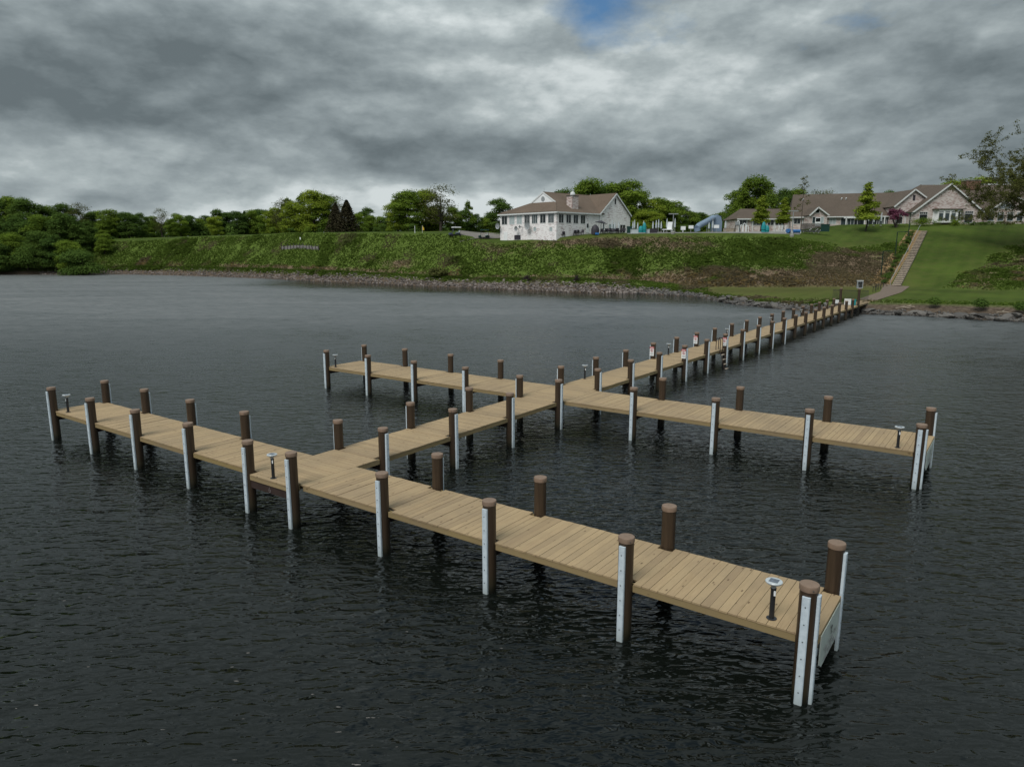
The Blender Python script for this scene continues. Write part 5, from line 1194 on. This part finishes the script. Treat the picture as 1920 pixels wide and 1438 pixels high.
def chair_proto():
    r = empty('patio_chair'); m = MB().box(-.3, .3, -.28, .28, .42, .50).build('seat', M_furn, r); MB().slab([(-.3, .28, .5), (.3, .28, .5), (.3, .42, 1.1), (-.3, .42, 1.1)], .06).build('backrest', M_furn, r)
    for x in (-.27, .27):
        for y in (-.25, .25): MB().tube((x, y, 0), (x, y, .43), .03, n=5).build('leg', M_furn, r)
    for x in (-.3, .3): MB().box(x-.03, x+.03, -.28, .3, .68, .73).build('armrest', M_furn, r)
    return r
C0 = chair_proto()
for i in range(13):
    px = 1128+i*3.35; D = 169.5+2.4*(i % 2)+(i % 3)*.5; x = colx(px, D, 13); o = C0 if i == 0 else copy_tree(C0); o.location = (x, D, zg(x, D)+.05); o.rotation_euler = (0, 0, rng.uniform(0, 6.28)); o.scale = (1.15,)*3
    tag(o, '%s dark patio chair from left below the big clubhouse gable' % ORD[i], 'chair', 'patio chairs at the clubhouse')
for i, px in enumerate((1053, 1057, 1078, 1082, 1087, 1092)):
    D = 168.5+(px-1043)*.09; x = colx(px, D, 13); o = copy_tree(C0); o.location = (x, D, zg(x, D)+.05); o.rotation_euler = (0, 0, rng.uniform(0, 6.28)); o.scale = (1.1,)*3
    tag(o, '%s dark patio chair from left along the clubhouse front wall' % ORD[i], 'chair', 'patio chairs by the front wall')
def table_proto():
    r = empty('patio_table'); MB().lathe([(.7, .70), (.7, .75)], 16).build('table_top', M_furn, r); MB().tube((0, 0, 0), (0, 0, .7), .05, n=6).build('pedestal', M_furn, r); MB().lathe([(.3, 0), (.28, .05)], 12).build('foot', M_furn, r); return r
T0 = table_proto()
for i, px in enumerate((1134, 1146, 1158, 1084, 1055)):
    D = 170.5; x = colx(px, D, 13); o = T0 if i == 0 else copy_tree(T0); o.location = (x, D, zg(x, D)+.05); tag(o, '%s round dark patio table listed from the gable side leftward' % ORD[i], 'table', 'patio tables at the clubhouse')
    if i >= 3: o['label'] = 'round dark patio table by the front wall, '+('near the glazed door' if i == 3 else 'near the corner of the clubhouse')
    else: o['label'] = 'round dark patio table before the big gable, '+['left', 'middle', 'right'][i]+' one'
# grill / dark covered thing with blue base
x = colx(1116, 169, 13); r = empty('covered_grill', (x, 169, zg(x, 169))); tag(r, 'dark covered grill with blue base at the corner where the two clubhouse fronts meet', 'grill'); autosmooth(MB().lathe([(.9, .1), (.95, 1.2), (.7, 1.9), (.2, 2.3)], 10).build('cover', M_furn, r)); MB().box(-.1, .8, -.97, -.9, .05, .5).build('base_panel', M_blue, r)
x = colx(1120, 168.5, 13); D = 171.; x = colx(1127, D, 13); z = zg(x, D); r = empty('open_umbrella', (x, D, z)); tag(r, 'small tilted dark umbrella over a sign at the left side of the big gable', 'umbrella'); MB().tube((0, 0, 0), (0, 0, 3.1), .05, n=6).build('pole', M_furn, r); MB().add([(1.5*math.cos(k*.785), 1.5*math.sin(k*.785), 2.6-.25*math.cos(k*.785)) for k in range(8)]+[(0, 0, 3.2)], [(k, (k+1) % 8, 8) for k in range(8)]+[tuple(range(8))[::-1]]).build('canopy', M_furn, r)
def bin_(px, D, h, w_, lab, grp):
    x = colx(px, D, 13); r = empty('teal_cover', (x, D, zg(x, D)+.25)); tag(r, lab, 'cover', grp); autosmooth(MB().lathe([(w_, 0), (w_*1.05, h*.6), (w_*.6, h*.9), (w_*.2, h)], 12).build('body', M_teal, r)); MB().lathe([(w_*1.08, h*.2), (w_*1.1, h*.24)], 12, caps=False).build('strap', M_green, r)
bin_(1201.5, 171, 1.5, .55, 'shorter teal covered bundle left of the clubhouse-side pair', 'teal covers'); bin_(1208, 171, 2.3, .45, 'taller teal covered bundle right of the clubhouse-side pair', 'teal covers')
bin_(1431.5, 171, 2.4, .5, 'taller teal covered bundle by the long house', 'teal covers'); bin_(1438, 171, 1.6, .5, 'shorter teal covered bundle by the long house', 'teal covers')
def crate(px0, px1, y0, y1, D, M_, name, lab, cat, grp=None, dep=1.5, lid=None):
    x0, x1 = colx(px0, D, 13), colx(px1, D, 13); zb = zat(y1, D); zt = zat(y0, D); xm = (x0+x1)/2; r = empty(name, (xm, D, zb)); tag(r, lab, cat, grp); h = zt-zb; w_ = (x1-x0)/2
    MB().box(-w_, w_, 0, dep, 0, h*.86).build('body', M_, r); MB().box(-w_-.04, w_+.04, -.04, dep+.04, h*.86+.002, h).build('lid', lid or M_, r); return r
crate(1184, 1197.5, 430, 438, 171, M_umb, 'storage_box', 'long pale storage box left of the teal bundles', 'box', 'pale boxes'); crate(1210.5, 1218, 430, 437.5, 171.5, M_umb, 'storage_box', 'short pale storage box right of the teal bundles', 'box', 'pale boxes')
crate(1175.5, 1185, 424.5, 438, 174, M_green, 'fence_panel', 'dark green fence panel against the right corner of the clubhouse', 'fence', dep=.15)
crate(1220, 1233, 429, 437, 173, M_furn, 'covered_furniture', 'dark covered heap of furniture on the pool terrace', 'furniture')
# lifeguard chair / white slanted seat
x = colx(1253, 172, 13); r = empty('white_lounge', (x, 172, zg(x, 172)+.25)); tag(r, 'white high-backed seat left of the twin lamp post', 'seat'); MB().box(-1.3, 1.0, 0, .8, .5, .7).build('seat', M_white, r); MB().slab([(-.2, .8, .7), (1.0, .8, .7), (1.2, 1.1, 2.4), (.1, 1.1, 2.4)], .12).build('backrest', M_white, r)
for xx in (-1.0, .8): MB().box(xx-.1, xx+.1, .3, .5, 0, .5).build('leg', M_white, r)
x = colx(1281, 172, 13); r = empty('white_machine', (x, 172, zg(x, 172)+.25)); tag(r, 'small white boxy machine on a stand between lamp post and slide', 'machine'); MB().box(-.45, .55, 0, .7, .45, 1.3).build('housing', M_white, r); MB().tube((0, .3, 0), (0, .3, .46), .15, n=8).build('stand', M_white, r)
def panel(px0, px1, y0, y1, D, lab):
    x0, x1 = colx(px0, D, 13), colx(px1, D, 13); r = empty('backboard', ((x0+x1)/2, D, zat(437, D))); h0 = zat(y1, D)-zat(437, D); h1 = zat(y0, D)-zat(437, D); w_ = (x1-x0)/2; tag(r, lab, 'board', 'white boards by the slide')
    MB().box(-w_, w_, 0, .08, h0, h1).build('board', M_white, r); MB().tube((0, .14, -.2), (0, .14, h1), .06, n=6).build('post', M_grey, r)
panel(1291, 1300, 423, 429, 173, 'white rectangular board left of the grey slide'); panel(1338.5, 1348, 422, 428, 173, 'white rectangular board in front of the slide tower')
# slide
x0 = colx(1306, 178, 14); r = empty('pool_slide', (x0, 178, zg(x0, 178)+.25)); tag(r, 'slate blue enclosed pool slide curving up to its tower', 'slide'); b0 = r.location
def rel(px, py, D): p = at(px, py, D); return (p.x-b0.x, p.y-b0.y, p.z-b0.z)
pts = [rel(1308, 434, 177), rel(1306.5, 428, 177), rel(1311, 423, 178), rel(1320, 418.5, 179), rel(1330, 413, 180), rel(1338, 408.5, 181)]; m = MB()
for k in range(len(pts)-1): m.tube(pts[k], pts[k+1], .72, .72, n=12)
autosmooth(m.build('tube', M_slide, r), 50); m = MB()
q0, q1 = rel(1337, 436, 181), rel(1353, 436, 181)
m.box(q0[0], q1[0], q0[1], q0[1]+2.4, 0, 2.4); m.add([(q0[0], q0[1], 2.4), (q1[0], q0[1], 2.4), (q1[0]-.3, q0[1], 3.6), (q0[0]+.9, q0[1], 4.2), (q0[0], q0[1]+2.4, 2.4), (q1[0], q0[1]+2.4, 2.4), (q1[0]-.3, q0[1]+2.4, 3.6), (q0[0]+.9, q0[1]+2.4, 4.2)], [(0,1,2,3),(7,6,5,4),(0,4,5,1),(1,5,6,2),(2,6,7,3),(3,7,4,0)]); m.build('tower', M_slide, r)
for px in (1325, 1335.5): p = rel(px, 436, 179.5); MB().tube((p[0], p[1], -.3), (p[0], p[1], 2.4 if px < 1330 else 3.2), .09, n=6).build('support', M_grey, r)
# low fence, ladder frame, covers
crate(1356, 1380, 428.5, 434.5, 180, M_tread, 'low_fence', 'low brown picket fence right of the slide', 'fence', dep=.1)
def roll(px0, px1, rad, tilt, lab):
    x0, x1 = colx(px0, 171, 13), colx(px1, 171, 13); r = empty('pool_cover', ((x0+x1)/2, 171, zg(x0, 171)+.15+rad)); tag(r, lab, 'cover', 'blue pool covers'); h = (x1-x0)/2
    autosmooth(MB().tube((-h, -tilt, 0), (h, tilt, 0), rad, n=18).build('roll', M_blue, r)); MB().tube((-h-.25, -tilt*1.2, 0), (h+.25, tilt*1.2, 0), .07, n=8).build('axle', M_grey, r)
    for q in (-h-.1, h+.1): MB().box(q-.05, q+.05, -.3, .3, -rad-.1, .05).build('leg', M_white, r)
roll(1475, 1482, .48, .7, 'short blue pool cover roll left of the lamp post'); roll(1486.5, 1500, .40, .1, 'long blue pool cover roll right of the lamp post')
def lattice(px0, px1, y0, y1, D, M_, name, lab, n, cat='fence'):
    x0, x1 = colx(px0, D, 13), colx(px1, D, 13); zb, zt = zat(y1, D), zat(y0, D); r = empty(name, ((x0+x1)/2, D, zb)); tag(r, lab, cat); w_ = (x1-x0)/2; m = MB()
    m.box(-w_, w_, -.03, .03, (zt-zb)-.08, zt-zb); m.box(-w_, w_, -.03, .03, .1, .18)
    for k in range(n+1): xx = -w_+2*w_*k/n; m.box(xx-.03, xx+.03, -.025, .025, -.3, zt-zb-.081)
    m.build('rails', M_, r); return r
lattice(1502, 1538, 419.5, 434, 171.5, M_iron, 'terrace_fence', 'dark open fence with white loungers behind it', 40)
crate(1539, 1555, 420.5, 434.5, 171, M_green, 'fence_panel', 'solid dark green fence panel at the right end of the pool terrace', 'fence', dep=.15)
for i, px in enumerate((1512, 1524, 1531)):
    D = 173.; x = colx(px, D, 13); r = empty('sun_lounger', (x, D, zg(x, D)+.25)); tag(r, ['left', 'middle', 'right'][i]+' white lounger behind the dark open terrace fence', 'lounger', 'white loungers'); MB().box(-.9, .6, -.3, .3, .3, .4).build('bed', M_white, r); MB().slab([(.6, -.3, .4), (1.2, -.3, .95), (1.2, .3, .95), (.6, .3, .4)], .06).build('backrest', M_white, r)
    for xx in (-.7, .4): MB().box(xx-.05, xx+.05, -.28, .28, 0, .3).build('leg', M_white, r)
x = colx(1465, 171, 13); r = empty('lounger_stack', (x, 171, zg(x, 171)+.25)); tag(r, 'stack of white zigzag-framed loungers left of the blue covers', 'loungers'); m = MB()
for k in range(5): m.box(-2, 1.6, k*.1, k*.1+.05, .3+.32*k, .36+.32*k)
for k in range(7): m.tube((-1.2+k*.4, 0, .3), (-.8+k*.4, 0, 1.7) if k % 2 else (-1.5+k*.4, 0, 1.7), .05, n=5)
m.build('frames', M_white, r)
for i, (px, h) in enumerate(((1384, 2.6), (1390, 1.6), (1396, 2.0), (1401, 1.5))):
    D = 172.; x = colx(px, D, 13); r = empty('pool_ladder', (x, D, zg(x, D)+.25)); tag(r, '%s white pool rail left of the taller teal bundle' % ORD[i], 'rail', 'white pool rails'); m = MB(); m.path([(-.3, 0, 0), (-.3, 0, h*.9), (-.1, 0, h), (.2, 0, h*.9), (.3, 0, 0)], .08, n=6); m.build('rail', M_white, r)
x = colx(1383, 171, 13); r = empty('lifeguard_chair', (x, 171, zg(x, 171)+.25)); tag(r, 'dark tall lifeguard chair at the left end of the low white wing', 'chair'); MB().box(-.45, .45, 0, .6, 1.5, 1.62).build('seat', M_iron, r); MB().box(-.45, .45, .55, .62, 1.62, 2.4).build('backrest', M_grey, r)
for xx, x2 in ((-.4, -.7), (.4, .7)):
    for y in (0, .6): MB().tube((x2, y, 0), (xx, y, 1.5), .06, n=5).build('leg', M_iron, r)
# small rails at the foot of the stair
for i, px in enumerate((1641, 1645, 1650, 1655)):
    D = 118+i*4.; x = colx(px, D, 2); r = empty('low_rail', (x, D, zg(x, D))); tag(r, '%s low dark rail along the path from the dock to the stair' % ORD[i], 'rail', 'low rails by the path'); MB().path([(-.35, 0, -.2), (-.35, 0, .9), (.35, .4, .9), (.35, .4, -.2)], .045, n=6).build('rail', M_iron, r)
# timber wall high on the left slope
def log_wall():
    D = 205.; L_ = 12; r = empty('timber_retaining_wall', (0, 0, 0)); tag(r, 'weathered grey timber retaining wall with dark leaning posts on the left slope', 'wall'); g = random.Random(2)
    pl = MB(); P = []
    for k in range(L_+1):
        px = 528+70*k/L_; row = 468-1.5*math.sin(k/L_*3.1)+k*.15; best = None
        for D in np.arange(200, 245, .5):
            x = colx(px, D, 9); z = zg(x, D); 
            if z >= zat(row, D): best = (x, D, z); break
        P.append(Vector(best or (colx(px, 230, 9), 230, zg(colx(px, 230, 9), 230))))
    for k in range(L_):
        a, b_ = P[k], P[k+1]
        for q in range(3): beam(pl, a+Vector((0, -.1, .05+.34*q)), b_+Vector((0, -.1, .05+.34*q)), .1, .3)
    pl.build('planks', mat('grey_old_planks', (.19, .18, .175), .9, var=.3), r)
    for k in range(L_+1): 
        p = P[k]; MB().tube(p+Vector((0, -.25, -.5)), p+Vector((g.uniform(-.3, .1), -.15, 1.25+g.uniform(0, .35))), .13, n=6).build('post', mat('dark_old_post', (.05, .045, .042), .9, var=.3), r)
log_wall()
# golf carts
def golf_cart(px, D, rz, body, roofm, lab):
    x = colx(px, D, 13); r = empty('golf_cart', (x, D, zg(x, D)+.02), rz); tag(r, lab, 'golf cart')
    m = MB(); m.slab([(-1.15, -.58, .75), (-.35, -.58, .8), (-.25, -.58, .42), (.55, -.58, .42), (.7, -.58, .8), (1.2, -.58, .72), (1.25, -.58, .35), (-1.2, -.58, .35)][::-1], -1.16); m.build('body', body, r)
    MB().box(-.55, -.05, -.5, .5, .75, .88).build('seat', M_umb, r); MB().slab([(-.55, -.5, .85), (-.55, .5, .85), (-.72, .5, 1.3), (-.72, -.5, 1.3)], .1).build('seat_back', M_umb, r)
    MB().box(-1.0, .85, -.6, .6, 1.80, 2.02).build('roof', roofm, r)
    for y in (-.55, .55): MB().tube((.78, y, .75), (.6, y, 1.87), .03, n=5).build('roof_post', M_iron, r); MB().tube((-.85, y, .75), (-.85, y, 1.87), .03, n=5).build('roof_post', M_iron, r)
    MB().slab([(.76, -.5, .85), (.76, .5, .85), (.61, .5, 1.8), (.61, -.5, 1.8)], .02).build('windscreen', M_glass, r); MB().tube((.45, .25, .75), (.25, .25, 1.05), .02, n=5).build('steering_column', M_iron, r)
    for xx in (-.8, .82):
        for y in (-.6, .48): MB().tube((xx, y, .23), (xx, y+.14, .23), .24, n=14).build('wheel', M_tire, r)
    r.scale = (1.18,)*3
golf_cart(855, 187.5, R(200), M_navy, M_white, 'navy golf cart with white roof standing on the hilltop edge'); golf_cart(908, 184.5, R(185), M_green, M_green, 'green golf cart with green canopy by the asphalt lot')
# stake, yellow flag, white marker
D = 200.; x = colx(778, D, 13); r = empty('white_stake', (x, D, zg(x, D))); tag(r, 'slim white post on the hilltop by the low dark shrub', 'post'); MB().tube((0, 0, -.2), (0, 0, 1.9), .07, n=6).build('post', M_white, r); MB().lathe([(.09, 1.9), (.09, 1.98)], 8).build('post_cap', M_white, r)
x = colx(792, D, 13); r = empty('yellow_flag', (x, D, zg(x, D))); tag(r, 'limp yellow flag on a short pole on the hilltop', 'flag'); MB().tube((0, 0, -.2), (0, 0, 2.0), .035, n=5).build('pole', M_white, r); MB().slab([(.03, 0, 1.9), (.45, .08, 1.4), (.5, .05, .8), (.03, 0, .7)], .04).build('cloth', mat('yellow_cloth', (.55, .36, .04), .8, var=.2), r)
x = colx(562.5, 222, 13); r = empty('white_marker', (x, 222, zg(x, 222))); tag(r, 'small white marker post above the timber wall', 'post'); MB().box(-.16, .16, -.05, .05, .7, 1.4).build('plate', M_white, r); MB().tube((0, .08, -.2), (0, .08, .8), .04, n=5).build('stake', M_iron, r)
# driftwood on the right bank
for i, (px, t, L_) in enumerate(((1692, .45, 1.9), (1704, .55, 1.3), (1880, .4, 1.5))):
    x, y = shoreobj(px, t); m = MB(); m.path([(-L_/2, 0, .1), (-.1, .1, .22), (L_/2, -.05, .12)], .05, n=6); m.tube((0, .1, .22), (.4, .3, .4), .035, n=5); o = m.build('driftwood', M_tread); o.location = (x, y, zg(x, y)+.15); tag(o, 'pale driftwood stick on the right bank, '+['longest one near the dock', 'shorter one beside the longest', 'one at the right edge'][i], 'driftwood', 'driftwood on the right bank')
# drop the hidden originals
for lst in PROTO.values():
    for pr, _ in lst: drop(pr)
print('objects', len(SC.objects))
